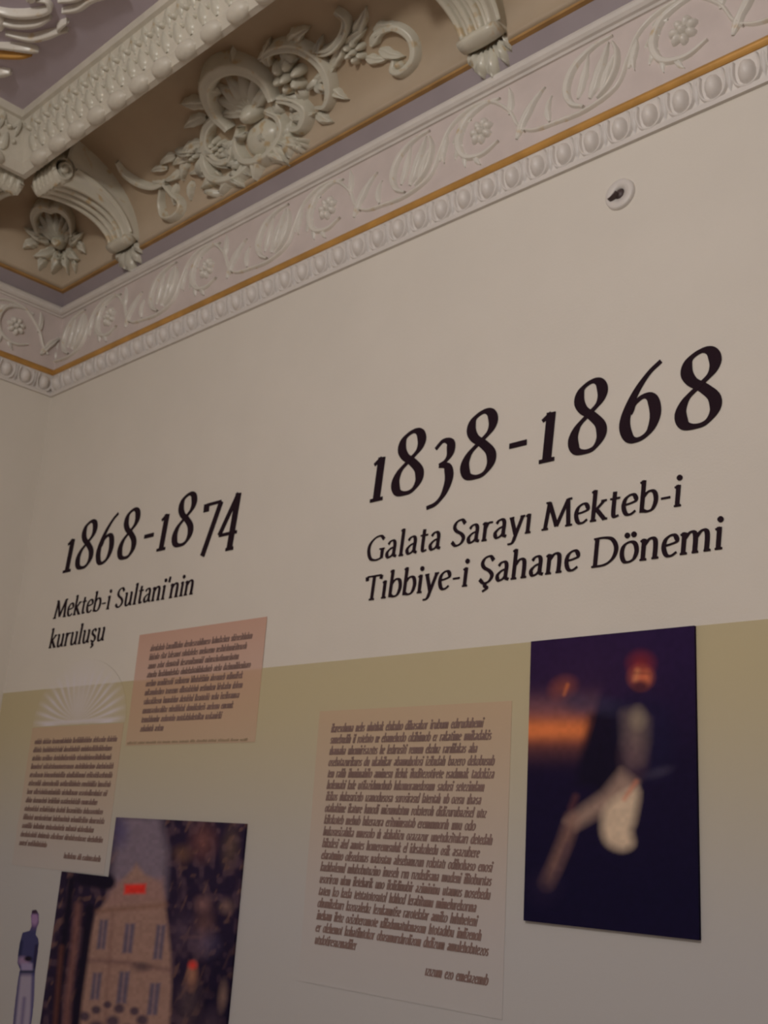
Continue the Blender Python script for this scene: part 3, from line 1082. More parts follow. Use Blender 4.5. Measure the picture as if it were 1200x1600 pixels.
def building(px, py, a, b):
    C = np.broadcast_to(ink((26, 18, 38)), px.shape+(3,)).copy()
    n1 = vnoise(px*1.0, py*0.7, 9, 5); n2 = vnoise(px+py*0.4, py*0.5, 6, 8)
    C = over(C, np.clip((n1-0.52)*2.4, 0, 0.6), (64, 48, 58))
    C = over(C, np.clip((n2-0.70)*2.2, 0, 0.4), (96, 70, 60))
    C = over(C, 0.75*soft(1500-py, 80)*soft(310-px, 30), (8, 5, 26))
    # sky between the trees
    C = over(C, 0.95*poly(px, py, [(186, 1276), (250, 1276), (262, 1330), (258, 1400), (172, 1400), (176, 1350)], 9), (94, 84, 96))
    C = over(C, 0.6*ell(px, py, 188, 1300, 12, 22, 0, 0.6), (52, 48, 82))
    # facade
    F = [(176, 1392), (200, 1366), (213, 1350), (226, 1366), (252, 1380), (258, 1412), (266, 1480), (268, 1540), (262, 1650), (108, 1650), (120, 1590), (131, 1500), (148, 1430), (166, 1408)]
    C = over(C, poly(px, py, F, 4), (116, 92, 84))
    C = over(C, 0.6*poly(px, py, [(170, 1376), (255, 1372), (258, 1408), (168, 1416)], 6), (112, 86, 84))
    C = over(C, 0.7*line(px, py, [(150, 1424), (258, 1414)], 3, 4), (92, 66, 56))
    C = over(C, 0.7*line(px, py, [(133, 1500), (200, 1504), (266, 1516)], 3, 4), (82, 60, 62))
    C = over(C, 0.5*line(px, py, [(176, 1430), (164, 1600)], 2, 4), (84, 60, 58))
    C = over(C, 0.8*ell(px, py, 221, 1511, 13, 7, 0.1, 0.6), (64, 50, 54))
    C = over(C, poly(px, py, [(195, 1382), (228, 1381), (227, 1396), (194, 1397)], 3.0), (172, 38, 32))
    for cx, cy, rx, ry in ((160, 1460, 6.5, 23), (201, 1466, 7.5, 23), (249, 1472, 7, 27), (150, 1541, 7, 21), (192, 1543, 8, 25), (240, 1561, 8, 25)):
        P = [(cx-rx+ry*0.12, cy-ry), (cx+rx+ry*0.12, cy-ry), (cx+rx-ry*0.12, cy+ry), (cx-rx-ry*0.12, cy+ry)]
        C = over(C, poly(px, py, P, 2.5), (74, 66, 80))
        C = over(C, 0.6*line(px, py, [(cx+ry*0.1, cy-ry), (cx-ry*0.1, cy+ry)], 1.2, 2), (120, 96, 92))
    # heads of a crowd at the bottom
    for cx, cy, r in ((150, 1578, 7), (168, 1570, 6), (186, 1576, 8), (210, 1580, 7), (132, 1588, 8), (222, 1594, 9), (176, 1596, 10), (150, 1606, 12), (200, 1612, 12), (235, 1620, 12)):
        C = over(C, 0.85*ell(px, py, cx, cy, r, r*0.9, 0, 0.4), (42, 34, 52))
    # trunks at the left
    for P, r in (([(112, 1375), (104, 1440), (94, 1520), (84, 1660)], 6), ([(140, 1420), (132, 1490), (122, 1560), (112, 1660)], 7), ([(130, 1372), (168, 1378)], 12)):
        C = over(C, line(px, py, P, r, 4), (14, 9, 26))
    C = over(C, 0.8*line(px, py, [(122, 1415), (116, 1480), (106, 1560), (100, 1650)], 5, 5), (96, 66, 62))
    C = over(C, 0.5*line(px, py, [(96, 1480), (86, 1600)], 3, 4), (96, 58, 48))
    # lit figures among the trees
    for cx, cy, rx, ry, col in ((317, 1315, 14, 20, (104, 66, 58)), (360, 1325, 9, 22, (84, 66, 54)), (285, 1335, 10, 10, (98, 70, 52)), (316, 1412, 9, 9, (112, 82, 80)), (318, 1450, 11, 28, (92, 66, 62)),
                                (286, 1458, 14, 22, (66, 52, 66)), (322, 1475, 14, 14, (66, 60, 84)), (354, 1417, 8, 8, (112, 88, 80)), (300, 1525, 6, 14, (158, 112, 84)), (294, 1570, 13, 26, (72, 58, 60)), (348, 1556, 5, 16, (122, 98, 88)), (330, 1610, 12, 22, (70, 56, 66))):
        C = over(C, 0.6*ell(px, py, cx, cy, rx, ry, 0.1, 1.1), col)
    C = over(C, 0.9*ell(px, py, 301, 1508, 6, 6, 0, 0.7), (170, 46, 42))
    n = vnoise(px, py, 5, 11)[..., None]
    return C*(0.90+0.2*n)


NX0, NZ0 = 1.567, 1.372
tag(print_board('building_print', 1.078, 2.697, 0.24, 1.686, 0.016, 210, 240, building, lambda px, py, X, Z: (X >= NX0-0.004) | (Z <= NZ0), u0=0.0028),
    'notched colour print of a pale building with a red sign among dark trees', 'picture')

# ---- cut-out figure
FIG = [(50, 1422), (56, 1421), (60, 1428), (60, 1442), (57, 1449), (55, 1460), (59, 1466), (60, 1474), (57, 1498), (54, 1520), (53, 1556), (50, 1586), (46, 1612), (42, 1660), (38, 1700), (28, 1700), (22, 1696), (26, 1660),
       (19, 1612), (21, 1586), (24, 1560), (28, 1530), (31, 1515), (27, 1505), (28, 1490), (31, 1472), (35, 1457), (46, 1454), (49, 1447), (48, 1432)]


def figure(px, py, a, b):
    C = np.broadcast_to(ink((58, 52, 82)), px.shape+(3,)).copy()
    C = over(C, soft(1522-py, 6), (118, 112, 128))
    C = over(C, 0.8*line(px, py, [(31, 1515), (26, 1560), (20, 1620), (24, 1690)], 2.4, 2), (36, 34, 74))
    C = over(C, 0.8*line(px, py, [(52, 1520), (50, 1580), (46, 1620)], 2.4, 2), (36, 36, 84))
    C = over(C, 0.7*line(px, py, [(38, 1560), (34, 1600), (33, 1690)], 2.2, 2.5), (60, 54, 92))
    C = over(C, soft(np.abs(py-1487)-34, 4)*soft(px-62, 3), (46, 46, 78))
    C = over(C, 0.8*line(px, py, [(33, 1472), (31, 1490)], 3, 2), (22, 26, 52))
    C = over(C, 0.8*line(px, py, [(57, 1478), (53, 1512)], 2.5, 2), (22, 16, 40))
    C = over(C, ell(px, py, 37, 1502, 9, 7, 0.3, 0.4), (110, 92, 118))
    C = over(C, ell(px, py, 44, 1498, 6, 4, 0, 0.4), (18, 12, 26))
    C = over(C, soft(np.abs(py-1511)-6, 2)*soft(np.abs(px-42)-9, 2), (112, 104, 132))
    C = over(C, line(px, py, [(33, 1518), (52, 1518)], 1.5, 1.5), (30, 34, 52))
    C = over(C, soft(py-1450, 4), (64, 50, 84))
    C = over(C, ell(px, py, 54, 1436, 6, 10, 0, 0.4), (116, 94, 126))
    C = over(C, ell(px, py, 54, 1424, 7, 4, 0, 0.4), (44, 30, 48))
    return C


fx0, fz0 = 0.60, 0.20
tag(print_board('printed_figure', fx0, 1.20, 0.16, 1.16, 0.006, 200, 360, figure, lambda px, py, X, Z: inpoly(px, py, FIG), u0=0.0028),
    'small printed cut-out of a standing figure in dark jacket and pale trousers', 'picture')

# ---- pale fan emblem behind the lower left text
def stroke2d(P, w, u0, u1, mb):
    """flat ribbon in the wall plane: P (x, z), widths w"""
    P = np.asarray(P, float)
    w = np.broadcast_to(np.asarray(w, float), (len(P),))
    d = np.gradient(P, axis=0)
    if len(P) > 4 and np.allclose(P[0], P[-1]):
        d[0] = d[-1] = P[1]-P[-2]
    d /= np.linalg.norm(d, axis=1)[:, None]+1e-12
    n = np.stack([-d[:, 1], d[:, 0]], 1)
    L = P+n*w[:, None]/2; R = P-n*w[:, None]/2
    k = len(P)
    fv = lambda Q, u: np.stack([Q[:, 0], np.broadcast_to(u, (k,)), Q[:, 1]], 1)
    uf = u1+np.linspace(0, 0.0009, k)       # each stroke rises a hair so crossings never share a plane
    v = np.concatenate([fv(L, uf), fv(R, uf), fv(L, u0), fv(R, u0)])
    f = []
    for i in range(k-1):
        f.append((i, i+1, k+i+1, k+i))
        f.append((2*k+i, 2*k+i+1, i+1, i))
        f.append((k+i, k+i+1, 3*k+i+1, 3*k+i))
    f.append((0, k, 3*k, 2*k)); f.append((k-1, 2*k+k-1, 3*k+k-1, k+k-1))
    mb.add(v, f)


EX, EZ = 0.99, 2.225


def emblem(px, py, a, b):
    X = 0.46+a*(1.52-0.46); Z = 2.212+b*(2.62-2.212)
    base = ground(Z)
    dx = (X-EX)/0.50; dz = (Z-EZ)/0.33
    r = np.hypot(dx, dz); th = np.arctan2(np.maximum(dz, 0), dx)
    rays = 0.5+0.5*np.cos(th*34+1.2*np.sin(r*5)*np.sign(dx))
    fan = soft(r-0.92, 0.18)*soft(0.12-r, 0.1)
    al = fan*(0.22+0.78*rays**2)*(0.6+0.4*np.abs(dx))
    al = np.maximum(al, 0.55*ell(X, Z, EX, EZ+0.10, 0.17, 0.20, 0, 0.8))
    al = np.maximum(al, 0.75*np.exp(-((Z-EZ-0.006)/0.016)**2)*soft(np.abs(dx)-0.85, 0.1))
    al = np.clip(al, 0, 1)[..., None]
    return base*(1-al)+np.array([0.76, 0.72, 0.78])*al


tag(print_board('fan_emblem', 0.46, 1.52, 2.212, 2.62, 0.0036, 130, 70, emblem, lambda px, py, X, Z: np.hypot((X-EX)/0.53, (Z-EZ)/0.385) < 1, u0=0.0024), 'pale lilac fan of rays printed above the faded pink text panel', 'wall graphic')

# ------------------------------------------------------------------ lettering: skeleton glyphs drawn with a broad nib
# c = curve, l = straight strokes; x-height 1
def stemserif(x, y0, y1, top=True, foot=True):
    s = [('l', [(x, y0), (x, y1)])]
    if top:
        s.append(('l', [(x-0.16, y1-0.10), (x+0.02, y1-0.02)]))
    if foot:
        s.append(('l', [(x-0.13, y0+0.03), (x+0.16, y0+0.03)]))
    return s


CAP, ASC, DSC = 1.42, 1.55, -0.48
GL = {}
GL['a'] = (0.80, [('c', [(.14, .80), (.26, .96), (.46, .97), (.57, .76), (.57, .18), (.74, .04)]), ('c', [(.57, .60), (.30, .52), (.12, .30), (.20, .06), (.40, .08), (.57, .26)])])
GL['b'] = (0.86, stemserif(.16, 0, ASC, True, False)+[('c', [(.16, .70), (.40, .97), (.66, .90), (.76, .50), (.64, .10), (.40, .02), (.16, .14)])])
GL['c'] = (0.70, [('c', [(.62, .80), (.44, .97), (.22, .86), (.10, .50), (.22, .10), (.44, .02), (.64, .18)])])
GL['d'] = (0.88, [('l', [(.68, 0.02), (.68, ASC)]), ('l', [(.52, ASC-.1), (.70, ASC-.02)]), ('c', [(.68, .86), (.40, .98), (.16, .80), (.09, .44), (.20, .08), (.42, .03), (.68, .26)]), ('l', [(.68, .04), (.84, .06)])])
GL['e'] = (0.74, [('c', [(.12, .52), (.40, .56), (.64, .66), (.56, .92), (.36, .97), (.16, .80), (.10, .46), (.22, .10), (.44, .02), (.66, .16)])])
GL['f'] = (0.52, [('c', [(.60, 1.46), (.42, 1.54), (.28, 1.36), (.26, 1.0), (.26, 0.02)]), ('l', [(.06, .94), (.50, .94)]), ('l', [(.12, .03), (.44, .03)])])
GL['g'] = (0.84, [('c', [(.66, .90), (.38, .98), (.14, .76), (.10, .42), (.26, .08), (.50, .14), (.66, .40)]), ('c', [(.68, .96), (.68, .1), (.60, -.32), (.34, -.46), (.10, -.34)])])
GL['h'] = (0.90, stemserif(.16, 0, ASC)+[('c', [(.16, .66), (.40, .97), (.62, .92), (.68, .62), (.68, 0)]), ('l', [(.55, .03), (.84, .03)])])
GL['ı'] = (0.42, stemserif(.20, 0, 1.0))
GL['i'] = (0.42, stemserif(.20, 0, 1.0)+[('dot', [(.22, 1.34)])])
GL['k'] = (0.82, stemserif(.16, 0, ASC)+[('l', [(.62, .94), (.22, .50)]), ('l', [(.30, .56), (.70, .03)]), ('l', [(.62, .03), (.84, .03)]), ('l', [(.48, .95), (.74, .95)])])
GL['l'] = (0.42, stemserif(.20, 0, ASC))
GL['m'] = (1.34, stemserif(.16, 0, 1)+[('c', [(.16, .66), (.38, .96), (.58, .92), (.64, .62), (.64, 0)]), ('c', [(.64, .66), (.86, .96), (1.06, .92), (1.12, .62), (1.12, 0)]), ('l', [(.52, .03), (.78, .03)]), ('l', [(1.0, .03), (1.28, .03)])])
GL['n'] = (0.90, stemserif(.16, 0, 1)+[('c', [(.16, .66), (.40, .97), (.62, .92), (.68, .62), (.68, 0)]), ('l', [(.55, .03), (.84, .03)])])
GL['o'] = (0.86, [('c', [(.42, .97), (.18, .84), (.10, .50), (.20, .12), (.42, .02), (.66, .14), (.76, .50), (.66, .86), (.42, .97)])])
GL['ö'] = (0.86, GL['o'][1]+[('dot', [(.28, 1.30)]), ('dot', [(.58, 1.30)])])
GL['p'] = (0.88, stemserif(.18, DSC, 1)+[('c', [(.18, .72), (.42, .97), (.66, .88), (.76, .50), (.66, .12), (.42, .02), (.18, .14)])])
GL['r'] = (0.62, stemserif(.18, 0, 1)+[('c', [(.18, .62), (.34, .92), (.58, .94)])])
GL['s'] = (0.66, [('c', [(.54, .80), (.36, .97), (.16, .84), (.18, .62), (.44, .44), (.54, .24), (.40, .03), (.12, .12)])])
GL['ş'] = (0.66, GL['s'][1]+[('c', [(.34, 0), (.32, -.14), (.44, -.26), (.24, -.42)])])
GL['ç'] = (0.70, GL['c'][1]+[('c', [(.40, 0), (.38, -.14), (.50, -.26), (.30, -.42)])])
GL['t'] = (0.56, [('c', [(.24, 1.28), (.24, .30), (.30, .05), (.50, .08)]), ('l', [(.04, .94), (.50, .94)])])
GL['u'] = (0.90, [('c', [(.18, .98), (.18, .34), (.26, .06), (.46, .04), (.68, .30)]), ('l', [(.68, .98), (.68, .03)]), ('l', [(.02, .94), (.20, .97)]), ('l', [(.54, .94), (.70, .97)]), ('l', [(.68, .03), (.84, .05)])])
GL['ü'] = (0.90, GL['u'][1]+[('dot', [(.30, 1.30)]), ('dot', [(.60, 1.30)])])
GL['ğ'] = (0.84, GL['g'][1]+[('c', [(.22, 1.36), (.40, 1.22), (.60, 1.36)])])
GL['v'] = (0.80, [('l', [(.10, .98), (.40, .03)]), ('l', [(.68, .98), (.40, .03)]), ('l', [(0, .95), (.24, .95)]), ('l', [(.56, .95), (.80, .95)])])
GL['y'] = (0.80, [('l', [(.10, .98), (.40, .05)]), ('c', [(.70, .98), (.44, .10), (.28, -.36), (.04, -.42)]), ('l', [(0, .95), (.24, .95)]), ('l', [(.58, .95), (.82, .95)])])
GL['z'] = (0.72, [('l', [(.10, .94), (.60, .94), (.12, .04), (.64, .04)])])
GL['G'] = (1.22, [('c', [(1.06, 1.18), (.82, 1.40), (.46, 1.34), (.16, 1.02), (.12, .60), (.30, .16), (.64, .02), (.92, .06), (1.04, .12)]), ('l', [(1.04, .08), (1.04, .62)]), ('l', [(.84, .62), (1.18, .62)])])
GL['S'] = (0.92, [('c', [(.78, 1.16), (.58, 1.40), (.30, 1.34), (.18, 1.08), (.30, .84), (.62, .62), (.78, .36), (.64, .08), (.36, .02), (.12, .24)])])
GL['Ş'] = (0.92, GL['S'][1]+[('c', [(.46, 0), (.44, -.14), (.58, -.26), (.34, -.42)])])
GL['M'] = (1.56, [('l', [(.18, .03), (.30, 1.40)]), ('l', [(.30, 1.36), (.76, .10)]), ('l', [(1.22, 1.36), (.76, .10)]), ('l', [(1.22, 1.40), (1.36, .03)]), ('l', [(.02, .03), (.34, .03)]), ('l', [(1.20, .03), (1.54, .03)]), ('l', [(.12, 1.38), (.34, 1.38)]), ('l', [(1.20, 1.38), (1.42, 1.38)])])
GL['T'] = (1.06, [('l', [(.53, .03), (.53, 1.38)]), ('l', [(.06, 1.37), (1.0, 1.37)]), ('l', [(.36, .03), (.70, .03)]), ('l', [(.08, 1.14), (.05, 1.37)]), ('l', [(.98, 1.14), (1.01, 1.37)])])
GL['D'] = (1.32, [('l', [(.26, .03), (.26, 1.38)]), ('c', [(.10, 1.38), (.56, 1.38), (.96, 1.24), (1.18, .80), (1.08, .34), (.72, .06), (.10, .03)])])
GL['R'] = (1.10, [('l', [(.22, .03), (.22, 1.38)]), ('c', [(.08, 1.38), (.50, 1.40), (.80, 1.24), (.78, .92), (.50, .72), (.22, .70)]), ('l', [(.50, .72), (.96, .03)]), ('l', [(.08, .03), (.40, .03)])])
GL['K'] = (1.12, [('l', [(.22, .03), (.22, 1.38)]), ('l', [(.88, 1.36), (.26, .70)]), ('l', [(.40, .84), (.98, .03)]), ('l', [(.08, .03), (.40, .03)])])
GL['A'] = (1.18, [('l', [(.12, .03), (.56, 1.38)]), ('l', [(.58, 1.38), (1.04, .03)]), ('l', [(.28, .50), (.86, .50)])])
GL['B'] = (1.02, [('l', [(.22, .03), (.22, 1.38)]), ('c', [(.08, 1.38), (.50, 1.38), (.74, 1.20), (.66, .86), (.22, .76)]), ('c', [(.22, .76), (.70, .72), (.88, .42), (.70, .08), (.08, .03)])])
GL['E'] = (0.98, [('l', [(.22, .03), (.22, 1.38)]), ('l', [(.08, 1.37), (.84, 1.37)]), ('l', [(.22, .72), (.70, .72)]), ('l', [(.08, .04), (.88, .04)])])
GL['İ'] = (0.5, [('l', [(.24, .03), (.24, 1.38)]), ('dot', [(.24, 1.68)])])
GL['I'] = (0.5, [('l', [(.24, .03), (.24, 1.38)]), ('l', [(.1, .03), (.4, .03)]), ('l', [(.1, 1.37), (.4, 1.37)])])
GL['H'] = (1.2, [('l', [(.22, .03), (.22, 1.38)]), ('l', [(.96, .03), (.96, 1.38)]), ('l', [(.22, .72), (.96, .72)])])
GL['O'] = (1.26, [('c', [(.62, 1.40), (.24, 1.18), (.12, .70), (.28, .18), (.62, .02), (.98, .20), (1.12, .70), (.96, 1.20), (.62, 1.40)])])
GL['-'] = (0.56, [('bar', [(.08, .50), (.48, .50)])])
GL["'"] = (0.30, [('l', [(.16, 1.55), (.12, 1.15)])])
GL['"'] = (0.50, [('l', [(.16, 1.55), (.12, 1.2)]), ('l', [(.36, 1.55), (.32, 1.2)])])
GL[','] = (0.36, [('l', [(.20, .10), (.10, -.22)])])
GL['.'] = (0.36, [('dot', [(.16, .10)])])
GL[' '] = (0.42, [])
# old-style figures
GL['1'] = (0.60, [('l', [(.30, .04), (.30, .98)]), ('l', [(.02, .84), (.30, .97)]), ('l', [(.04, .035), (.56, .035)])])
GL['8'] = (1.00, [('c', [(.48, 1.38), (.22, 1.28), (.16, 1.06), (.30, .86), (.56, .70), (.82, .48), (.86, .26), (.70, .07), (.46, .03), (.20, .10), (.09, .32), (.20, .56), (.46, .74), (.72, .92), (.80, 1.12), (.70, 1.31), (.48, 1.38)])])
GL['6'] = (0.96, [('c', [(.90, 1.40), (.62, 1.24), (.34, .96), (.14, .62), (.10, .34), (.24, .10), (.48, .03), (.74, .14), (.86, .42), (.76, .72), (.54, .82), (.30, .72), (.18, .56)])])
GL['3'] = (0.80, [('c', [(.10, .84), (.34, .98), (.60, .90), (.64, .68), (.50, .52), (.30, .46)]), ('c', [(.30, .46), (.58, .40), (.70, .16), (.60, -.14), (.36, -.34), (.04, -.40)])])
GL['7'] = (0.86, [('l', [(.06, .94), (.82, .94), (.30, -.40)]), ('l', [(.08, .76), (.05, .97)])])
GL['4'] = (0.98, [('l', [(.70, -.38), (.70, 1.04), (.06, .04), (.94, .04)]), ('l', [(.52, -.36), (.90, -.36)])])

NIB = math.radians(18)


def glyph_strokes(ch, thick, thin):
    """list of (points, widths) in em units"""
    out = []
    for kind, P in GL[ch][1]:
        P = np.asarray(P, float)
        if kind == 'dot':
            x, y = P[0]
            r = thick*0.62
            out.append((np.array([(x, y-r), (x, y-r*0.5), (x, y), (x, y+r*0.5), (x, y+r)]), 2*r*np.array([0.35, 0.9, 1.0, 0.9, 0.35])))
            continue
        if kind == 'bar':
            out.append((np.linspace(P[0], P[1], 3), np.full(3, thick*0.42)))
            continue
        if kind == 'c':
            shut = np.allclose(P[0], P[-1])
            Q = spline(P[:-1], 5, True) if shut else spline(P, 5)
        else:
            Q = None
            for i in range(len(P)-1):
                seg = np.linspace(P[i], P[i+1], 4)
                d = P[i+1]-P[i]; a = math.atan2(d[1], d[0])
                w = max(thin, thick*abs(math.sin(a-NIB)))
                out.append((seg, np.full(4, w)))
            continue
        d = np.gradient(Q, axis=0)
        if shut:
            d[0] = d[-1] = Q[1]-Q[-2]
        a = np.arctan2(d[:, 1], d[:, 0])
        w = np.maximum(thin, thick*np.abs(np.sin(a-NIB)))
        w = np.convolve(np.pad(w, 1, mode='edge'), [0.25, 0.5, 0.25], 'valid')
        out.append((Q, w))
    return out


def lay(text):
    x = 0.0
    pos = []
    for ch in text:
        pos.append((ch, x))
        x += GL[ch][0]+0.04
    return pos, x-0.04


def draw(mb, ch, x, z, sx, sz, slant, thick, thin, u1, u0=0.002):
    k = 0
    for P, w in glyph_strokes(ch, thick, thin):
        Q = np.stack([x+P[:, 0]*sx+slant*P[:, 1]*sz, z+P[:, 1]*sz], 1)
        stroke2d(Q, w*0.5*(sx+sz), u0, u1+0.0002*(k % 5), mb)
        k += 1


def text_line(name, text, x0, x1, z, xh, slant, thick, thin, m, parent, u1=0.0045, letters=None):
    pos, tot = lay(text)
    sx = (x1-x0)/tot
    mb = MB()
    for i, (ch, px) in enumerate(pos):
        if ch == ' ':
            continue
        if letters:
            mb = MB()
            draw(mb, ch, x0+px*sx, z, sx, xh, slant, thick, thin, u1)
            obj(letters, Wm(mb.verts()), mb.f, m, parent)
        else:
            draw(mb, ch, x0+px*sx, z, sx, xh, slant, thick, thin, u1)
    if not letters:
        return obj(name, Wm(mb.verts()), mb.f, m, parent)


BZ = 3.207
XH = 0.226


def heading(spec, label, slant, thick, thin):
    root = thing('year_heading', W((spec[0][1]+spec[-1][2])/2, 0.0, BZ), label, 'lettering')
    for ch, a, b in spec:
        g = glyph_strokes(ch, thick, thin)
        lo = min((p[:, 0]-w/2).min() for p, w in g); hi = max((p[:, 0]+w/2).max() for p, w in g)
        zl = min(p[:, 1].min() for p, w in g); zh = max(p[:, 1].max() for p, w in g)
        ext = slant*(zh-zl)*XH
        zm = (zl+zh)/2
        sx = max((b-a-ext*0.75)/(hi-lo), 0.08)
        x = (a+b)/2-(lo+hi)/2*sx-slant*zm*XH
        mb = MB()
        draw(mb, ch, x, BZ, sx, XH, slant, thick, thin, 0.004, 0.0015)
        obj('dash' if ch == '-' else 'digit', Wm(mb.verts()), mb.f, MT['ink'], root)
    return root


heading([('1', 3.378, 3.495), ('8', 3.524, 3.747), ('3', 3.757, 3.924), ('8', 3.954, 4.175), ('-', 4.218, 4.337), ('1', 4.385, 4.495), ('8', 4.541, 4.743), ('6', 4.786, 4.989), ('8', 5.035, 5.248)],
        'large dark lettering reading 1838-1868 on the cream wall', 0.09, 0.255, 0.09)
heading([('1', 0.540, 0.670), ('8', 0.690, 0.915), ('6', 0.93, 1.14), ('8', 1.18, 1.395), ('-', 1.445, 1.568), ('1', 1.60, 1.72), ('8', 1.75, 1.97), ('7', 2.009, 2.204), ('4', 2.186, 2.388)],
        'dark lettering reading 1868-1874 nearer the room corner', 0.10, 0.25, 0.09)


def sub(lines, label):
    root = thing('subtitle', W(lines[0][1], 0.0, lines[-1][3]), label, 'lettering')
    for text, x0, x1, z in lines:
        text_line('', text, x0, x1, z, 0.083, 0.10, 0.215, 0.085, MT['ink'], root, 0.004, 'letter')


sub([('Galata Sarayı Mekteb-i', 3.386, 5.062, 2.910), ('Tıbbiye-i Şahane Dönemi', 3.390, 5.225, 2.720)], 'two dark lines of lettering under the 1838-1868 heading')
sub([("Mekteb-i Sultani'nin", 0.514, 2.025, 2.905), ('kuruluşu', 0.514, 1.166, 2.712)], 'two dark lines of lettering under the 1868-1874 heading')


def word_strokes(mb, x0, x1, z, xh, seed, cap=False):
    """a word of type too small and soft in the photograph to be read: only its letter texture and length are kept"""
    g = np.random.default_rng(seed)
    cons, vow = 'nrlmkdtshzb', 'aeıiuo'
    w = ''
    tot = 0.0
    lim = (x1-x0)/(xh*0.74)
    i = int(g.integers(0, 2))
    while tot < lim-0.35 or len(w) < 2:
        q = (vow if i % 2 else cons)
        ch = q[int(g.integers(0, len(q)))]
        w += ch
        tot += GL[ch][0]
        i += 1
    pos, tw = lay(w)
    sx = (x1-x0)/tw
    for ch, px in pos:
        draw(mb, ch, x0+px*sx, z, sx, xh, 0.24, 0.32, 0.20, 0.005, 0.0042)


def paragraph(lines, crop, sc, label, xh, nbody):
    """lines: start and end of each printed line in an enlarged crop, and where its words break (fractions)"""
    pts = []
    for (ax, ay), (bx, by), br in lines:
        xa, za = wall_px(crop[0]+ax/sc, crop[1]+ay/sc)
        xb, zb = wall_px(crop[0]+bx/sc, crop[1]+by/sc)
        pts.append((xa, xb, (za+zb)/2, br))
    body = pts[:nbody]
    k = np.polyfit(np.arange(nbody), [q[2] for q in body], 1)
    x_left = np.median([q[0] for q in body])
    root = thing('paragraph', W(x_left, 0.004, pts[-1][2]), label, 'printed text')
    for j, (xa, xb, z, br) in enumerate(pts):
        if j < nbody:
            z = k[0]*j+k[1]
            if abs(xa-x_left) < 0.06:
                xa = x_left
        cuts = [0.0]+list(br)+[1.0]
        for w in range(len(cuts)-1):
            wa = xa+(xb-xa)*cuts[w]+(xh*0.30 if w else 0)
            wb = xa+(xb-xa)*cuts[w+1]-(xh*0.30 if w < len(cuts)-2 else 0)
            mb = MB()
            word_strokes(mb, wa, wb, z, xh, int(1000*xa)+97*j+w, w == 0 and j == 0)
            obj('printed_word', Wm(mb.verts()), mb.f, MT['ink2'], root)
    return root


BA_ = [(.16, .35, .62, .80), (.12, .20, .35, .53, .70), (.10, .20, .37, .64), (.11, .34, .66, .75), (.12, .31, .48, .68, .84), (.22, .37, .58, .75, .90), (.21, .39, .55, .72, .81), (.30, .50, .72, .87), (.25, .45, .80), (.60,)]
sa = [(185, 305), (175, 380), (165, 450), (160, 525), (140, 595), (135, 665), (130, 745), (120, 815), (105, 885), (95, 965)]
ea = [(1015, 195), (970, 275), (905, 350), (1000, 430), (935, 520), (935, 590), (910, 665), (860, 750), (765, 845), (290, 945)]
paragraph(list(zip(sa, ea, BA_)), (200, 960), 5.217, 'ten small dark lines of text on the salmon pink panel', 0.023, 10)
BB_ = [(.10, .22, .48, .72, .88), (.12, .40, .62), (.13, .28, .58), (.15, .55, .80), (.18, .46, .70), (.17, .40, .66, .85), (.08, .45, .66, .95), (.10, .32, .50, .78), (.20, .42, .55, .76), (.14, .38, .60, .82), (.16, .34, .62, .78), (.22, .38, .55, .82), (.30,), (.36, .50)]
sb = [(275, 200), (260, 275), (240, 355), (235, 430), (220, 510), (225, 590), (190, 670), (180, 750), (180, 825), (160, 900), (145, 980), (130, 1065), (125, 1140), (540, 1270)]
eb_ = [(1040, 160), (990, 250), (985, 340), (1005, 425), (995, 510), (980, 595), (945, 680), (855, 760), (905, 850), (920, 940), (820, 1020), (905, 1115), (380, 1165), (885, 1295)]
paragraph(list(zip(sb, eb_, BB_)), (10, 1130), 6.0, 'small dark lines of text on the faded pink panel under the fan emblem', 0.021, 13)
BC_ = [(.17, .25, .38, .51, .67, .80), (.15, .18, .30, .34, .51, .66, .70, .84), (.13, .36, .41, .56, .67, .78, .94), (.23, .28, .42, .61, .74, .85), (.05, .13, .30, .43, .52, .73, .87), (.14, .21, .45, .72, .83), (.09, .27, .47, .64, .77, .82, .91),
       (.15, .26, .37, .56, .71, .94), (.15, .27, .43, .64, .85, .93), (.21, .34, .38, .52, .66, .88), (.12, .19, .30, .54, .58, .77, .84), (.15, .31, .45, .64, .76, .92), (.17, .39, .50, .56, .73, .85), (.13, .21, .35, .42, .59, .74, .86), (.09, .15, .24, .47, .59, .76),
       (.19, .37, .56, .73, .84), (.11, .19, .41, .70, .86), (.04, .18, .38, .65, .78), (), (.30, .48)]
sc_ = [(195, 205), (185, 260), (180, 315), (175, 375), (170, 430), (165, 490), (160, 548), (155, 603), (150, 660), (145, 718), (140, 783), (135, 840), (130, 898), (125, 958), (120, 1018), (118, 1075), (110, 1140), (105, 1205), (100, 1270), (655, 1420)]
ec_ = [(945, 185), (985, 245), (915, 305), (1000, 375), (1000, 435), (950, 500), (935, 560), (960, 640), (905, 695), (990, 770), (925, 830), (990, 905), (985, 970), (980, 1040), (910, 1100), (915, 1170), (935, 1245), (970, 1325), (310, 1290), (968, 1470)]
paragraph(list(zip(sc_, ec_, BC_)), (460, 1080), 3.2, 'long block of small dark text lines on the tall faded pink panel', 0.026, 19)
m_faint = mat('faint_print', (0.42, 0.32, 0.21), 0.6)
mb = MB()
xs = 1.56
g_ = np.random.default_rng(4)
while xs < 2.62:
    xe = min(xs+0.03+0.07*g_.random(), 2.66)
    word_strokes(mb, xs, xe, 2.086, 0.009, int(xs*1000))
    xs = xe+0.012
cap_o = obj('caption_line', Wm(mb.verts()), mb.f, m_faint, loc=W(2.1, 0.004, 2.083))
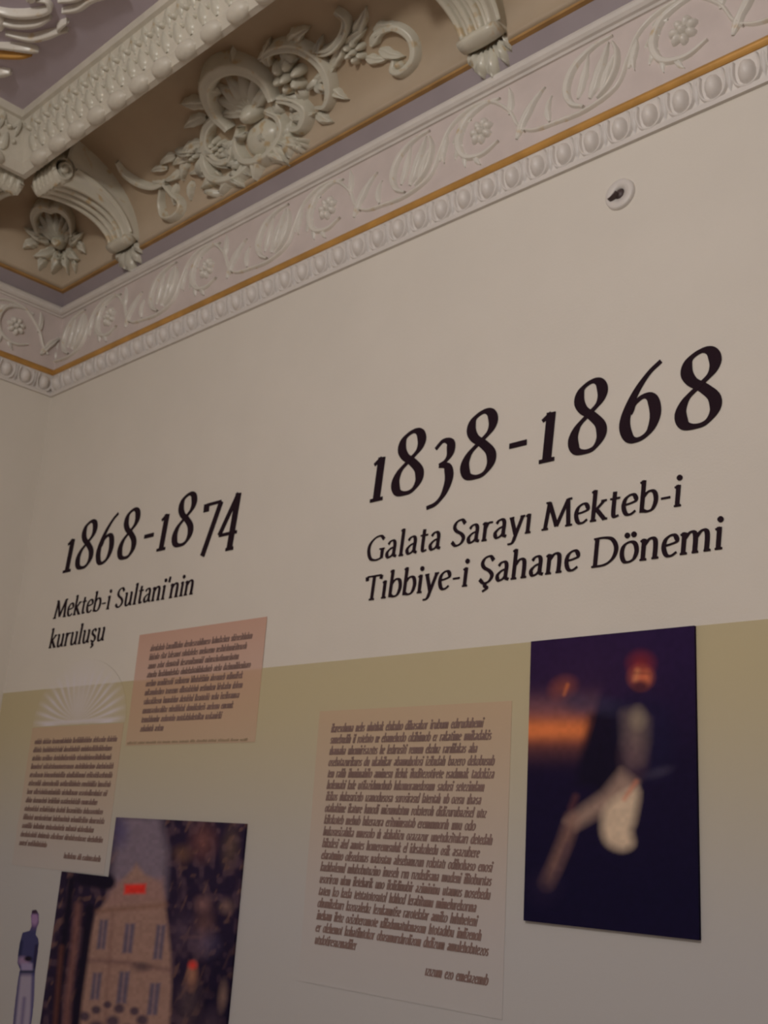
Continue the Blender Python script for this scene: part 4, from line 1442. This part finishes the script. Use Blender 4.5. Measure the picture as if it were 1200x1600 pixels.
tag(cap_o, 'faint thin line of tiny print along the foot of the salmon pink panel', 'printed text', kind='stuff')

# ------------------------------------------------------------------ small round fitting high on the wall
hx, hz = wall_px(968, 303, 0.01)
ft = thing('wall_fitting', W(hx, 0, hz), 'small round white fitting with a dark centre high on the cream wall', 'fitting')


def disc_ring(r0, r1, u0, u1, n=28):
    v = []
    for (r, u_) in ((r1, u0), (r1*0.97, u1*0.7), (r1*0.86, u1), (r0, u1*0.8), (r0, u0)):
        for j in range(n):
            a = 2*PI*j/n
            v.append((hx+r*math.cos(a), u_, hz+r*math.sin(a)))
    return v, grid_faces(5, n, True)


v, f = disc_ring(0.026, 0.072, 0.0, 0.018)
obj('rim', Wm(v), f, MT['plaster'], ft, True)
v, f = dome(0, 0, 0.027, 0.027, 0.020, 0, 16, 4, 0.0)
v = np.array(v); obj('socket', Wm(np.stack([hx+v[:, 0], v[:, 2], hz+v[:, 1]], 1)), f, MT['dark'], ft, True)
v, f = strand([(0, 0.0, 0.008), (-0.015, -0.012, 0.008), (-0.035, -0.02, 0.006), (-0.045, -0.018, 0.004)], 0.02, 7, 5)
v = np.array(v); obj('hook', Wm(np.stack([hx+v[:, 0], 0.022+v[:, 2], hz+v[:, 1]], 1)), f, MT['dark'], ft, True)

# ------------------------------------------------------------------ out of view: added glowing window behind the camera and hanging lamp
m_fill = bpy.data.materials.new('fill_glow')  # panes glow as added fill light, with no opening behind them
m_fill.use_nodes = True
bs = m_fill.node_tree.nodes['Principled BSDF']
bs.inputs['Base Color'].default_value = (0.6, 0.65, 0.7, 1)
bs.inputs['Emission Color'].default_value = (0.86, 0.93, 1.0, 1)
bs.inputs['Emission Strength'].default_value = FILL_E
for k, wx in enumerate((4.4, 8.2)):
    w0, w1, z0, z1 = wx-0.65, wx+0.65, 0.9, 3.3
    wb = tag(obj('fill_window_%d' % (k+1), *box_m(w0-0.1, w1+0.1, -RYm-0.02, -RYm+0.03, z0-0.1, z1+0.1), MT['white'], loc=(wx, -RYm, z0)), ('first' if k == 0 else 'second')+' added tall glowing white framed window in the wall opposite the display', 'fill_window', kind='structure')
    for i in range(2):
        for j in range(3):
            xa = w0+0.03+i*0.65; za = z0+0.03+j*0.8
            obj('fill_pane', *box_m(xa, xa+0.59, -RYm+0.03, -RYm+0.04, za, za+0.74), m_fill, wb)
cl = thing('ceiling_lamp', (CHAND[0], CHAND[1], CHAND[2]), 'brass hanging lamp in the middle of the room', 'lamp')
v, f = box_m(CHAND[0]-0.012, CHAND[0]+0.012, CHAND[1]-0.012, CHAND[1]+0.012, CHAND[2]+0.34, ZC)
obj('rod', v, f, MT['brass'], cl)
v = []
for i in range(7):
    for j in range(20):
        a = 2*PI*j/20
        r = (0.02, 0.10, 0.13, 0.10, 0.06, 0.05, 0.03)[i]
        v.append((CHAND[0]+r*math.cos(a), CHAND[1]+r*math.sin(a), CHAND[2]+0.28+0.025*i))
obj('lamp_body', v, grid_faces(7, 20, True), MT['brass'], cl, True)
